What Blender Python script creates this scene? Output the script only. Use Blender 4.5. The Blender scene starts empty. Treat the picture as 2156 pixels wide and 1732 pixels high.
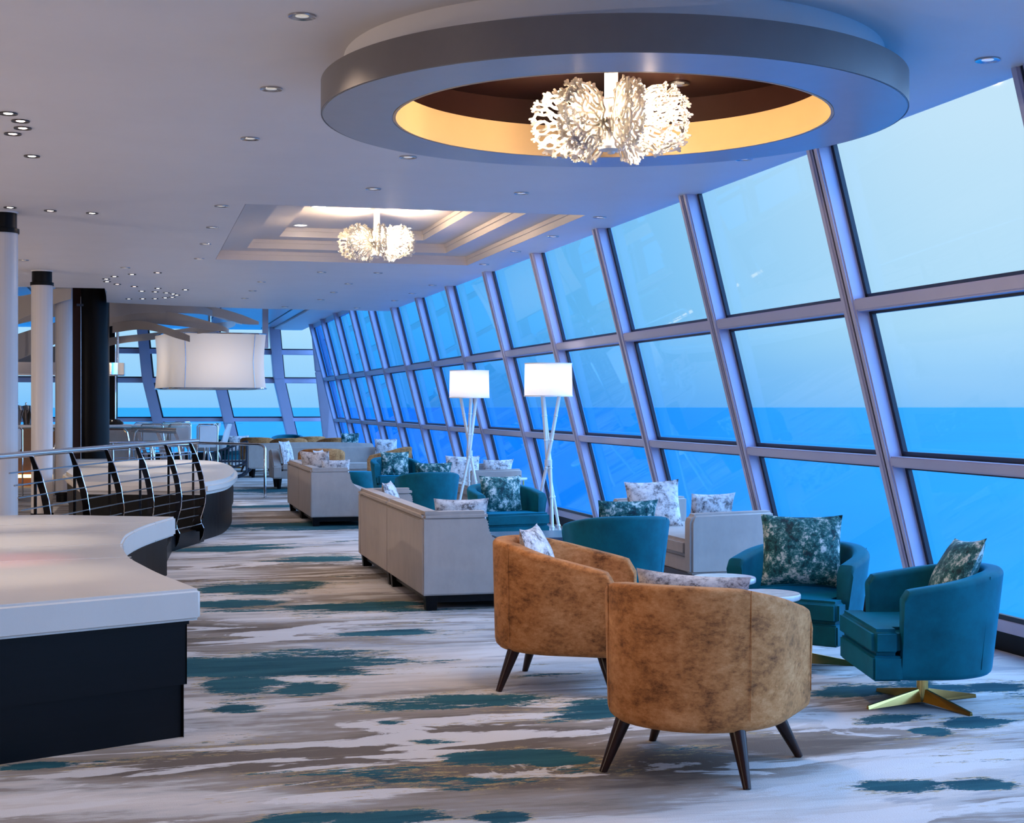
import bpy, math, random
from mathutils import Vector, Matrix
PI = math.pi
sc = bpy.context.scene
COL = sc.collection

# ------------------------------------------------------------------ camera, world, exposure
EYE = 1.54
cam_d = bpy.data.cameras.new('camera')
cam_d.sensor_width = 36.0
cam_d.lens = 3108.0 / 2156.0 * 36.0
cam_d.shift_y = -(866.0 - 853.2) / 2156.0
cam_d.clip_end = 60000
cam = bpy.data.objects.new('camera', cam_d)
COL.objects.link(cam)
cam.location = (0, 0, EYE)
cam.rotation_euler = (PI / 2, 0, -0.2489)
sc.camera = cam
sc.view_settings.view_transform = 'Standard'
sc.view_settings.look = 'None'
sc.view_settings.gamma = 1
sc.view_settings.use_curve_mapping = False
sc.view_settings.exposure = 0.0
sc.cycles.max_bounces = 8
sc.cycles.transparent_max_bounces = 16
sc.cycles.sample_clamp_indirect = 4.0
sc.cycles.caustics_reflective = False
sc.cycles.caustics_refractive = False

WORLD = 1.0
DOME_FILL = 2.5
SIDE_FILL = 5.8
w = bpy.data.worlds.new('dusk_sky')
sc.world = w
w.use_nodes = True
nt = w.node_tree
bg = nt.nodes['Background']
tc = nt.nodes.new('ShaderNodeTexCoord')
sep = nt.nodes.new('ShaderNodeSeparateXYZ')
nt.links.new(tc.outputs['Generated'], sep.inputs[0])
nz = nt.nodes.new('ShaderNodeTexNoise')
nz.inputs['Scale'].default_value = 3.0
nz.inputs['Detail'].default_value = 4.0
mp = nt.nodes.new('ShaderNodeMapping')
mp.inputs['Scale'].default_value = (1, 1, 3)
nt.links.new(tc.outputs['Generated'], mp.inputs[0])
nt.links.new(mp.outputs[0], nz.inputs['Vector'])
ma = nt.nodes.new('ShaderNodeMath'); ma.operation = 'MULTIPLY_ADD'
ma.inputs[1].default_value = 0.06
nt.links.new(nz.outputs['Fac'], ma.inputs[0])
nt.links.new(sep.outputs['Z'], ma.inputs[2])
cr = nt.nodes.new('ShaderNodeValToRGB')
cr.color_ramp.elements[0].position = 0.02
cr.color_ramp.elements[0].color = (0.20, 0.55, 1.0, 1)
cr.color_ramp.elements[1].position = 0.085
cr.color_ramp.elements[1].color = (0.44, 0.76, 1.0, 1)
e = cr.color_ramp.elements.new(0.22); e.color = (0.56, 0.82, 1.0, 1)
nt.links.new(ma.outputs[0], cr.inputs[0])
# unseen sky brightened to light the room: overhead and abaft the starboard beam
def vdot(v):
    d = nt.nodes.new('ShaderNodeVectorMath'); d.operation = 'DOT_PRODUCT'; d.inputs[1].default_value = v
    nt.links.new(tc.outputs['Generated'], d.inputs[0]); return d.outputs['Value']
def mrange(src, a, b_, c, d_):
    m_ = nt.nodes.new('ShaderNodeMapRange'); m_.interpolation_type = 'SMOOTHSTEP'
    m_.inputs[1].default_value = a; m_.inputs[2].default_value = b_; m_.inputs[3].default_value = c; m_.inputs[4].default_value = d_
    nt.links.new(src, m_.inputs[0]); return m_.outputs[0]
g1 = mrange(sep.outputs['Z'], 0.24, 0.62, 0.0, DOME_FILL)
g2 = mrange(vdot((0.86, -0.5, 0.1)), 0.12, 0.8, 0.0, SIDE_FILL)
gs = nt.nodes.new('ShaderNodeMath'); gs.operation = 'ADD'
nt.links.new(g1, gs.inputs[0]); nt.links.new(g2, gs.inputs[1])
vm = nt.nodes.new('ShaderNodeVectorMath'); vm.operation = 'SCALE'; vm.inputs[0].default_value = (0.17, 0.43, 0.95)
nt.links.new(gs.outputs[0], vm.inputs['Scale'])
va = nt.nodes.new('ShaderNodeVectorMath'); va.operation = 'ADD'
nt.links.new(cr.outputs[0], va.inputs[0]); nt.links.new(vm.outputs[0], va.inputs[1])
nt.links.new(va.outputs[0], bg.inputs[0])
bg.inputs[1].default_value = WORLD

# ------------------------------------------------------------------ lamp strengths (used by the lamp builders)
SPOT_W = 50.0
STAR_W = 150.0
CHAND_W = 165.0
FLOORLAMP_W = 9.0

# ------------------------------------------------------------------ materials
MATS = {}
def mat(name, col, rough=0.6, metal=0.0, spec=0.5, sheen=0.0, emit=None, es=0.0, bump=0.0, bscale=60.0, var=0.0, vscale=8.0, vcol=None, aniso=(1, 1, 1), coat=0.0, trans=0.0, stint=None):
    m = bpy.data.materials.new(name)
    m.use_nodes = True
    t = m.node_tree
    b = t.nodes['Principled BSDF']
    b.inputs['Base Color'].default_value = (*col, 1)
    b.inputs['Roughness'].default_value = rough
    b.inputs['Metallic'].default_value = metal
    b.inputs['Specular IOR Level'].default_value = spec
    b.inputs['Coat Weight'].default_value = coat
    if sheen:
        b.inputs['Sheen Weight'].default_value = sheen
        b.inputs['Sheen Roughness'].default_value = 0.4
        if stint: b.inputs['Sheen Tint'].default_value = (*stint, 1)
    if emit:
        b.inputs['Emission Color'].default_value = (*emit, 1)
        b.inputs['Emission Strength'].default_value = es
    if trans:
        b.inputs['Transmission Weight'].default_value = trans
    tcn = t.nodes.new('ShaderNodeTexCoord')
    mpn = t.nodes.new('ShaderNodeMapping')
    mpn.inputs['Scale'].default_value = aniso
    t.links.new(tcn.outputs['Object'], mpn.inputs[0])
    n = t.nodes.new('ShaderNodeTexNoise')
    n.inputs['Scale'].default_value = vscale
    n.inputs['Detail'].default_value = 5
    n.inputs['Roughness'].default_value = 0.65
    t.links.new(mpn.outputs[0], n.inputs['Vector'])
    vc = vcol or tuple(c * (1 - var) for c in col)
    r = t.nodes.new('ShaderNodeValToRGB')
    r.color_ramp.elements[0].position = 0.36
    r.color_ramp.elements[0].color = (*vc, 1)
    r.color_ramp.elements[1].position = 0.62
    r.color_ramp.elements[1].color = (*col, 1)
    t.links.new(n.outputs['Fac'], r.inputs[0])
    t.links.new(r.outputs[0], b.inputs['Base Color'])
    if bump:
        n2 = t.nodes.new('ShaderNodeTexNoise')
        n2.inputs['Scale'].default_value = bscale
        n2.inputs['Detail'].default_value = 3
        t.links.new(mpn.outputs[0], n2.inputs['Vector'])
        bp = t.nodes.new('ShaderNodeBump')
        bp.inputs['Strength'].default_value = bump
        bp.inputs['Distance'].default_value = 0.01
        t.links.new(n2.outputs['Fac'], bp.inputs['Height'])
        t.links.new(bp.outputs[0], b.inputs['Normal'])
    MATS[name] = m
    return m

M_ceil = mat('ceiling_paint', (0.80, 0.765, 0.765), 0.45, var=0.03, vscale=1.5, spec=0.4)
M_frame = mat('window_frame_paint', (0.47, 0.465, 0.62), 0.35, var=0.04, vscale=3)
M_seal = mat('black_rubber', (0.006, 0.009, 0.02), 0.45, var=0.2)
M_black = mat('black_laminate', (0.004, 0.004, 0.005), 0.4, spec=0.15, var=0.2, vscale=4)
M_leather = mat('cream_leather', (0.62, 0.57, 0.52), 0.34, var=0.04, vscale=3, bump=0.04, bscale=220)
M_plinth = mat('dark_wood_plinth', (0.0025, 0.0022, 0.0035), 0.42, spec=0.16, var=0.3, vscale=3, aniso=(1, 1, 12))
M_chrome = mat('polished_steel', (0.75, 0.75, 0.78), 0.09, 1.0, var=0.03)
M_steel = mat('brushed_steel', (0.55, 0.52, 0.52), 0.22, 1.0, var=0.05, vscale=20, aniso=(1, 1, 8))
M_blade = mat('black_steel_blade', (0.03, 0.03, 0.035), 0.12, 1.0, var=0.1)
M_brass = mat('brass', (0.72, 0.49, 0.16), 0.16, 1.0, var=0.06)
M_beige = mat('beige_velvet', (0.43, 0.36, 0.32), 0.75, sheen=0.12, spec=0.25, var=0.10, vscale=7, bump=0.06, bscale=300, aniso=(1, 1, 0.6))
M_teal = mat('teal_velvet', (0.001, 0.11, 0.145), 0.6, sheen=0.5, stint=(0.0, 0.4, 0.75), spec=0.12, var=0.35, vscale=5, bump=0.05, bscale=260)
M_legwood = mat('dark_walnut', (0.028, 0.008, 0.005), 0.3, spec=0.3, var=0.4, vscale=20, aniso=(1, 1, 0.15))
M_marble = mat('white_marble', (0.72, 0.72, 0.73), 0.14, var=0.0, vcol=(0.50, 0.50, 0.53), vscale=5, aniso=(1, 2.4, 1))
M_navy = mat('navy_laminate', (0.055, 0.075, 0.12), 0.25, var=0.2)
M_white = mat('white_lacquer', (0.80, 0.78, 0.76), 0.35, var=0.02)
M_shellplastic = mat('white_shell_plastic', (0.66, 0.62, 0.60), 0.3, var=0.03)
M_bar = mat('copper_brown_panel', (0.24, 0.085, 0.028), 0.35, var=0.25, vscale=3)
M_bartop = mat('pale_stone_top', (0.7, 0.6, 0.55), 0.25, var=0.1)
M_ribbon = mat('ribbon_paint', (0.60, 0.54, 0.50), 0.4, var=0.03)
M_darkbrown = mat('dark_brown_lacquer', (0.030, 0.010, 0.008), 0.4, spec=0.2, var=0.2, vscale=2)
M_gold = mat('gold_paint', (0.66, 0.44, 0.21), 0.38, var=0.05, vscale=2)
M_silverring = mat('pearl_grey_paint', (0.46, 0.44, 0.44), 0.30, 0.5, var=0.05, vscale=5, bump=0.03, bscale=120)
M_fascia = mat('fascia_paint_shaded', (0.17, 0.15, 0.145), 0.42, 0.2, var=0.05)  # darker than the ring body: shade on the outer face put into the colour
M_column = mat('column_white', (0.62, 0.58, 0.57), 0.4, var=0.08, vscale=14, aniso=(6, 6, 0.02))
M_bulbw = mat('lit_lamp_white', (1, 1, 1), 0.5, emit=(1.0, 0.93, 0.86), es=14)
M_bulbp = mat('lit_lamp_pink', (1, 1, 1), 0.5, emit=(1.0, 0.72, 0.66), es=12)
M_dim = mat('dim_lamp_reflector', (0.75, 0.74, 0.72), 0.12, 0.9, emit=(1.0, 0.9, 0.75), es=0.35)
M_candle = mat('lit_candle_bulb', (1, 1, 1), 0.5, emit=(1.0, 0.78, 0.52), es=60)
M_led = mat('lit_led_strip', (1, 1, 1), 0.5, emit=(1.0, 0.62, 0.18), es=4.5)
M_darktrim = mat('dark_downlight_trim', (0.10, 0.09, 0.09), 0.3, 0.6, var=0.1)
M_slat = mat('blue_black_slats', (0.02, 0.03, 0.05), 0.4, var=0.2)
M_bottle = mat('dark_bottle', (0.03, 0.02, 0.015), 0.1, var=0.2)

def velvet_brown():
    m = mat('brown_crushed_velvet', (0.46, 0.245, 0.105), 0.7, sheen=0.3, stint=(1.0, 0.6, 0.3), spec=0.12)
    t = m.node_tree; b = t.nodes['Principled BSDF']
    tcn = [n for n in t.nodes if n.type == 'TEX_COORD'][0]
    def noise(scale, an, det=6, ro=0.7):
        mp_ = t.nodes.new('ShaderNodeMapping'); mp_.inputs['Scale'].default_value = an
        t.links.new(tcn.outputs['Object'], mp_.inputs[0])
        n = t.nodes.new('ShaderNodeTexNoise'); n.inputs['Scale'].default_value = scale
        n.inputs['Detail'].default_value = det; n.inputs['Roughness'].default_value = ro
        t.links.new(mp_.outputs[0], n.inputs['Vector'])
        return n
    n1 = noise(5, (1, 1, 1.2)); n2 = noise(20, (1, 1, 2.0), 9, 0.8)
    mx = t.nodes.new('ShaderNodeMath'); mx.operation = 'ADD'
    t.links.new(n1.outputs['Fac'], mx.inputs[0]); t.links.new(n2.outputs['Fac'], mx.inputs[1])
    r = t.nodes.new('ShaderNodeValToRGB')
    r.color_ramp.elements[0].position = 0.38; r.color_ramp.elements[0].color = (0.13, 0.045, 0.016, 1)
    r.color_ramp.elements[1].position = 0.62; r.color_ramp.elements[1].color = (0.62, 0.285, 0.115, 1)
    e_ = r.color_ramp.elements.new(0.49); e_.color = (0.42, 0.16, 0.05, 1)
    ml = t.nodes.new('ShaderNodeMath'); ml.operation = 'MULTIPLY'; ml.inputs[1].default_value = 0.5
    t.links.new(mx.outputs[0], ml.inputs[0]); t.links.new(ml.outputs[0], r.inputs[0])
    t.links.new(r.outputs[0], b.inputs['Base Color'])
    bp = t.nodes.new('ShaderNodeBump'); bp.inputs['Strength'].default_value = 0.15; bp.inputs['Distance'].default_value = 0.01
    t.links.new(n2.outputs['Fac'], bp.inputs['Height']); t.links.new(bp.outputs[0], b.inputs['Normal'])
    return m
M_brown = velvet_brown()

def cushion_mat(name, c1, c2, c3, c4, fleck):
    m = mat(name, c1, 0.6, sheen=0.05, spec=0.25)
    t = m.node_tree; b = t.nodes['Principled BSDF']
    tcn = [n for n in t.nodes if n.type == 'TEX_COORD'][0]
    oi = t.nodes.new('ShaderNodeObjectInfo')
    mp_ = t.nodes.new('ShaderNodeMapping'); mp_.inputs['Scale'].default_value = (1, 1.6, 1)
    t.links.new(tcn.outputs['Object'], mp_.inputs[0])
    off = t.nodes.new('ShaderNodeVectorMath'); off.operation = 'ADD'
    t.links.new(mp_.outputs[0], off.inputs[0]); t.links.new(oi.outputs['Location'], off.inputs[1])
    n = t.nodes.new('ShaderNodeTexNoise'); n.inputs['Scale'].default_value = 11; n.inputs['Detail'].default_value = 10; n.inputs['Roughness'].default_value = 0.82
    t.links.new(off.outputs[0], n.inputs['Vector'])
    r = t.nodes.new('ShaderNodeValToRGB')
    els = r.color_ramp.elements
    els[0].position = 0.41; els[0].color = (*c1, 1)
    els[1].position = 0.58; els[1].color = (*c4, 1)
    x = els.new(0.465); x.color = (*c2, 1)
    x = els.new(0.515); x.color = (*c3, 1)
    t.links.new(n.outputs['Fac'], r.inputs[0])
    n2 = t.nodes.new('ShaderNodeTexNoise'); n2.inputs['Scale'].default_value = 14; n2.inputs['Detail'].default_value = 6; n2.inputs['Roughness'].default_value = 0.8
    t.links.new(off.outputs[0], n2.inputs['Vector'])
    r2 = t.nodes.new('ShaderNodeValToRGB')
    r2.color_ramp.elements[0].position = 0.64; r2.color_ramp.elements[0].color = (0, 0, 0, 1)
    r2.color_ramp.elements[1].position = 0.67; r2.color_ramp.elements[1].color = (1, 1, 1, 1)
    t.links.new(n2.outputs['Fac'], r2.inputs[0])
    mx = t.nodes.new('ShaderNodeMixRGB'); mx.inputs[2].default_value = (*fleck, 1)
    t.links.new(r2.outputs[0], mx.inputs[0]); t.links.new(r.outputs[0], mx.inputs[1])
    t.links.new(mx.outputs[0], b.inputs['Base Color'])
    return m
M_cgrey = cushion_mat('grey_marbled_velvet', (0.10, 0.085, 0.085), (0.42, 0.38, 0.38), (0.62, 0.58, 0.57), (0.75, 0.70, 0.68), (0.33, 0.19, 0.08))
M_cteal = cushion_mat('teal_marbled_velvet', (0.003, 0.02, 0.03), (0.005, 0.075, 0.08), (0.02, 0.15, 0.15), (0.62, 0.66, 0.62), (0.45, 0.38, 0.26))

def carpet_mat():
    m = bpy.data.materials.new('patterned_carpet'); m.use_nodes = True
    t = m.node_tree; b = t.nodes['Principled BSDF']
    b.inputs['Roughness'].default_value = 0.95; b.inputs['Specular IOR Level'].default_value = 0.1
    g = t.nodes.new('ShaderNodeNewGeometry')
    def noise(scale, loc=(0, 0, 0), sc_=1.0, det=6, ro=0.6, dist=0.0):
        mp_ = t.nodes.new('ShaderNodeMapping'); mp_.inputs['Scale'].default_value = scale; mp_.inputs['Location'].default_value = loc
        mp_.inputs['Rotation'].default_value = (0, 0, 0.03)
        t.links.new(g.outputs['Position'], mp_.inputs[0])
        n = t.nodes.new('ShaderNodeTexNoise'); n.inputs['Scale'].default_value = sc_
        n.inputs['Detail'].default_value = det; n.inputs['Roughness'].default_value = ro; n.inputs['Distortion'].default_value = dist
        t.links.new(mp_.outputs[0], n.inputs['Vector'])
        return n
    def ramp(src, stops):
        r = t.nodes.new('ShaderNodeValToRGB')
        els = r.color_ramp.elements
        while len(els) < len(stops): els.new(0.5)
        for el, (p, c) in zip(els, stops):
            el.position = p; el.color = (*c, 1)
        t.links.new(src, r.inputs[0]); return r
    def mix(f, a, b2, const=None):
        x = t.nodes.new('ShaderNodeMixRGB'); t.links.new(f, x.inputs[0]); t.links.new(a, x.inputs[1])
        if const: x.inputs[2].default_value = (*const, 1)
        else: t.links.new(b2, x.inputs[2])
        return x
    # the designer's own islands of colour woven into this carpet: centre x, y, half length, half width
    TEAL = [(0.74, 8.88, 0.62, 0.322), (0.54, 8.28, 0.2, 0.334), (0.9, 8.02, 0.18, 0.16), (0.5, 7.65, 0.16, 0.143), (1.73, 7.49, 0.67, 0.296), (2.29, 7.3, 0.29, 0.317), (1.29, 6.64, 0.11, 0.057), (1.46, 6.31, 0.13, 0.088), (1.64, 6.28, 0.16, 0.115), (1.75, 6.17, 0.1, 0.069), (0.9, 12.54, 0.5, 0.448), (0.73, 11.72, 0.35, 0.223), (1.65, 11.15, 0.54, 0.289), (0.57, 5.54, 0.14, 0.076), (0.93, 5.45, 0.18, 0.076), (1.33, 5.35, 0.11, 0.089), (3.74, 7.3, 0.23, 0.16), (4.22, 7.27, 0.29, 0.219), (4.56, 7.12, 0.23, 0.296), (3.58, 6.58, 0.18, 0.077), (3.94, 6.4, 0.14, 0.097), (2.96, 5.41, 0.19, 0.104), (3.34, 5.35, 0.14, 0.09), (0.95, 16.12, 0.48, 0.42), (1.8, 14.75, 0.45, 0.363), (1.94, 18.89, 1.15, 0.442), (2.44, 27.0, 1.03, 0.749), (1.66, 9.91, 0.27, 0.105), (1.92, 22.83, 0.65, 0.32), (-0.45, 6.62, 0.12, 0.05), (3.63, 6.27, 0.07, 0.061), (1.19, 7.1, 0.09, 0.065)]
    WASH = [(0.12, 6.58, 1.07, 0.326, -1), (0.78, 6.08, 0.82, 0.232, -1), (0.71, 10.01, 0.79, 0.448, -1), (2.12, 6.07, 0.54, 0.343, -1), (1.68, 6.76, 0.45, 0.203, -1), (2.27, 8.45, 0.56, 0.416, 1), (1.45, 8.19, 0.59, 0.316, 1), (0.46, 7.07, 0.45, 0.183, 1), (2.52, 5.26, 0.46, 0.205, 1), (-0.25, 6.04, 0.52, 0.182, 1), (1.52, 13.86, 0.8, 0.557, -1), (0.91, 10.82, 0.52, 0.288, 1), (3.42, 5.74, 0.41, 0.223, 1), (3.09, 6.2, 0.35, 0.192, -1)]
    def field(items, jit):
        jn = noise((2.2, 9.0, 1), (jit, jit, 0), 1.0, 12, 0.78)
        last = None
        for it in items:
            m1 = t.nodes.new('ShaderNodeVectorMath'); m1.operation = 'SUBTRACT'; m1.inputs[1].default_value = (it[0], it[1], 0)
            t.links.new(g.outputs['Position'], m1.inputs[0])
            m2 = t.nodes.new('ShaderNodeVectorMath'); m2.operation = 'MULTIPLY'; m2.inputs[1].default_value = (1 / it[2], 1 / it[3], 0)
            t.links.new(m1.outputs[0], m2.inputs[0])
            m3 = t.nodes.new('ShaderNodeVectorMath'); m3.operation = 'LENGTH'; t.links.new(m2.outputs[0], m3.inputs[0])
            m4 = t.nodes.new('ShaderNodeMapRange'); m4.inputs[1].default_value = 0.0; m4.inputs[2].default_value = 1.9
            m4.inputs[3].default_value = 1.0 * (it[4] if len(it) > 4 else 1); m4.inputs[4].default_value = 0.0
            t.links.new(m3.outputs['Value'], m4.inputs[0])
            if last is None: last = m4.outputs[0]
            else:
                m5 = t.nodes.new('ShaderNodeMath'); m5.operation = 'ADD' if len(it) > 4 else 'MAXIMUM'
                t.links.new(last, m5.inputs[0]); t.links.new(m4.outputs[0], m5.inputs[1]); last = m5.outputs[0]
        return last, jn
    cream, pale, taupe, dark = (0.56, 0.50, 0.46), (0.44, 0.41, 0.40), (0.25, 0.205, 0.17), (0.14, 0.11, 0.09)
    broad = noise((0.32, 1.05, 1), (3.1, 7.7, 0), 1.0, 6, 0.62, 0.4)
    streak = noise((0.6, 3.6, 1), (0, 0, 0), 1.4, 6, 0.7, 0.2)
    a1 = t.nodes.new('ShaderNodeMath'); a1.operation = 'MULTIPLY_ADD'; a1.inputs[1].default_value = 0.36
    t.links.new(streak.outputs['Fac'], a1.inputs[0])
    a2 = t.nodes.new('ShaderNodeMath'); a2.operation = 'MULTIPLY'; a2.inputs[1].default_value = 0.70
    t.links.new(broad.outputs['Fac'], a2.inputs[0]); t.links.new(a2.outputs[0], a1.inputs[2])
    wf, _ = field(WASH, 3.0)
    a3 = t.nodes.new('ShaderNodeMath'); a3.operation = 'MULTIPLY_ADD'; a3.inputs[1].default_value = 0.10
    t.links.new(wf, a3.inputs[0]); t.links.new(a1.outputs[0], a3.inputs[2])
    base = ramp(a3.outputs[0], [(0.40, dark), (0.46, taupe), (0.505, (0.30, 0.26, 0.235)), (0.535, (0.45, 0.42, 0.40)), (0.60, cream), (0.66, (0.64, 0.60, 0.57))])
    # crisp pale organic patches over the washes
    org = noise((0.55, 1.9, 1), (4.4, 9.1, 0), 1.0, 8, 0.62, 1.2)
    om = ramp(org.outputs['Fac'], [(0.545, (0, 0, 0)), (0.56, (0.85, 0.85, 0.85))])
    om2 = ramp(org.outputs['Fac'], [(0.36, (0.8, 0.8, 0.8)), (0.40, (0, 0, 0))])
    bmix = mix(om.outputs[0], base.outputs[0], None, (0.62, 0.58, 0.56))
    base = mix(om2.outputs[0], bmix.outputs[0], None, (0.33, 0.32, 0.33))
    # ragged teal islands
    blob = noise((0.38, 1.3, 1), (11.3, 2.45, 0), 1.0, 14, 0.64, 0.5)
    edge = noise((16, 60, 1), (0, 5, 0), 1.0, 4, 0.8)
    tf, jn = field(TEAL, 7.0)
    b0 = t.nodes.new('ShaderNodeMath'); b0.operation = 'MULTIPLY_ADD'; b0.inputs[1].default_value = 0.35
    t.links.new(tf, b0.inputs[0]); t.links.new(blob.outputs['Fac'], b0.inputs[2])
    b00 = t.nodes.new('ShaderNodeMath'); b00.operation = 'MULTIPLY_ADD'; b00.inputs[1].default_value = 0.60
    t.links.new(jn.outputs['Fac'], b00.inputs[0]); t.links.new(b0.outputs[0], b00.inputs[2])
    b1 = t.nodes.new('ShaderNodeMath'); b1.operation = 'MULTIPLY_ADD'; b1.inputs[1].default_value = 0.30
    t.links.new(edge.outputs['Fac'], b1.inputs[0]); t.links.new(b00.outputs[0], b1.inputs[2])
    b2_ = t.nodes.new('ShaderNodeMath'); b2_.operation = 'MULTIPLY'; b2_.inputs[1].default_value = 0.5
    t.links.new(b1.outputs[0], b2_.inputs[0])
    gm = ramp(b2_.outputs[0], [(0.528, (0, 0, 0)), (0.535, (1, 1, 1))])
    tm = ramp(b2_.outputs[0], [(0.558, (0, 0, 0)), (0.562, (1, 1, 1))])
    tcol = ramp(streak.outputs['Fac'], [(0.35, (0.012, 0.055, 0.075)), (0.6, (0.028, 0.105, 0.125))])
    goldf = noise((9, 30, 1), (2, 2, 0), 1.0, 5, 0.8)
    gf = ramp(goldf.outputs['Fac'], [(0.50, (0, 0, 0)), (0.54, (0.75, 0.75, 0.75))])
    gmul = t.nodes.new('ShaderNodeMixRGB'); gmul.blend_type = 'MULTIPLY'; gmul.inputs[0].default_value = 1
    t.links.new(gm.outputs[0], gmul.inputs[1]); t.links.new(gf.outputs[0], gmul.inputs[2])
    x1 = mix(gmul.outputs[0], base.outputs[0], None, (0.42, 0.30, 0.14))
    x2 = mix(tm.outputs[0], x1.outputs[0], tcol.outputs[0])
    t.links.new(x2.outputs[0], b.inputs['Base Color'])
    fine = noise((160, 160, 1), (0, 0, 0), 1.0, 2, 0.5)
    bp = t.nodes.new('ShaderNodeBump'); bp.inputs['Strength'].default_value = 0.35; bp.inputs['Distance'].default_value = 0.006
    t.links.new(fine.outputs['Fac'], bp.inputs['Height']); t.links.new(bp.outputs[0], b.inputs['Normal'])
    return m
M_carpet = carpet_mat()

def glass_mat(name, clear, deep, power):
    # thin tinted pane: clear when looked through squarely, deeper tint on a longer slanted path, fresnel reflection
    m = bpy.data.materials.new(name); m.use_nodes = True
    t = m.node_tree
    for n in list(t.nodes):
        if n.type != 'OUTPUT_MATERIAL': t.nodes.remove(n)
    out = [n for n in t.nodes if n.type == 'OUTPUT_MATERIAL'][0]
    lw = t.nodes.new('ShaderNodeLayerWeight'); lw.inputs['Blend'].default_value = 0.5
    pw = t.nodes.new('ShaderNodeMapRange'); pw.interpolation_type = 'SMOOTHSTEP'
    pw.inputs[1].default_value = power; pw.inputs[2].default_value = 0.88
    t.links.new(lw.outputs['Facing'], pw.inputs[0])
    mx = t.nodes.new('ShaderNodeMixRGB'); mx.inputs[1].default_value = (*[c ** 0.5 for c in clear], 1); mx.inputs[2].default_value = (*[c ** 0.5 for c in deep], 1)
    t.links.new(pw.outputs[0], mx.inputs[0])
    tr = t.nodes.new('ShaderNodeBsdfTransparent'); t.links.new(mx.outputs[0], tr.inputs[0])
    gl = t.nodes.new('ShaderNodeBsdfGlossy'); gl.inputs['Roughness'].default_value = 0.02
    gl.inputs[0].default_value = (1, 1, 1, 1)
    p5 = t.nodes.new('ShaderNodeMath'); p5.operation = 'POWER'; p5.inputs[1].default_value = 5.0
    t.links.new(lw.outputs['Facing'], p5.inputs[0])
    fr = t.nodes.new('ShaderNodeMath'); fr.operation = 'MULTIPLY_ADD'; fr.inputs[1].default_value = 0.35; fr.inputs[2].default_value = 0.008
    t.links.new(p5.outputs[0], fr.inputs[0])
    ms = t.nodes.new('ShaderNodeMixShader')
    t.links.new(fr.outputs[0], ms.inputs[0]); t.links.new(tr.outputs[0], ms.inputs[1]); t.links.new(gl.outputs[0], ms.inputs[2])
    t.links.new(ms.outputs[0], out.inputs[0])
    return m
M_glass = glass_mat('tinted_window_glass', (1.0, 0.98, 0.98), (0.085, 0.52, 1.0), 0.45)
M_glassclear = glass_mat('clear_window_glass', (0.98, 1.0, 1.0), (0.98, 1.0, 1.0), 0.4)
M_tableglass = glass_mat('green_table_glass', (0.75, 0.95, 0.95), (0.35, 0.75, 0.8), 0.3)

def shade_mat():
    m = bpy.data.materials.new('lamp_shade_linen'); m.use_nodes = True
    t = m.node_tree; b = t.nodes['Principled BSDF']
    b.inputs['Base Color'].default_value = (0.85, 0.8, 0.74, 1); b.inputs['Roughness'].default_value = 0.9
    out = [n for n in t.nodes if n.type == 'OUTPUT_MATERIAL'][0]
    tl = t.nodes.new('ShaderNodeBsdfTranslucent'); tl.inputs[0].default_value = (0.92, 0.86, 0.80, 1)
    ms = t.nodes.new('ShaderNodeMixShader'); ms.inputs[0].default_value = 0.55
    t.links.new(b.outputs[0], ms.inputs[1]); t.links.new(tl.outputs[0], ms.inputs[2]); t.links.new(ms.outputs[0], out.inputs[0])
    return m
M_shade = shade_mat()
M_drum = M_shade
def coral_mat():
    m = bpy.data.materials.new('white_coral_acrylic'); m.use_nodes = True
    t = m.node_tree; b = t.nodes['Principled BSDF']
    b.inputs['Base Color'].default_value = (0.9, 0.87, 0.82, 1); b.inputs['Roughness'].default_value = 0.3
    out = [n for n in t.nodes if n.type == 'OUTPUT_MATERIAL'][0]
    tl = t.nodes.new('ShaderNodeBsdfTranslucent'); tl.inputs[0].default_value = (0.95, 0.9, 0.84, 1)
    ms = t.nodes.new('ShaderNodeMixShader'); ms.inputs[0].default_value = 0.6
    t.links.new(b.outputs[0], ms.inputs[1]); t.links.new(tl.outputs[0], ms.inputs[2]); t.links.new(ms.outputs[0], out.inputs[0])
    return m
M_coral = coral_mat()
M_sea = mat('sea_water', (0.0005, 0.178, 0.32), 0.7, spec=0.05, var=0.06, vscale=0.004)

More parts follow.
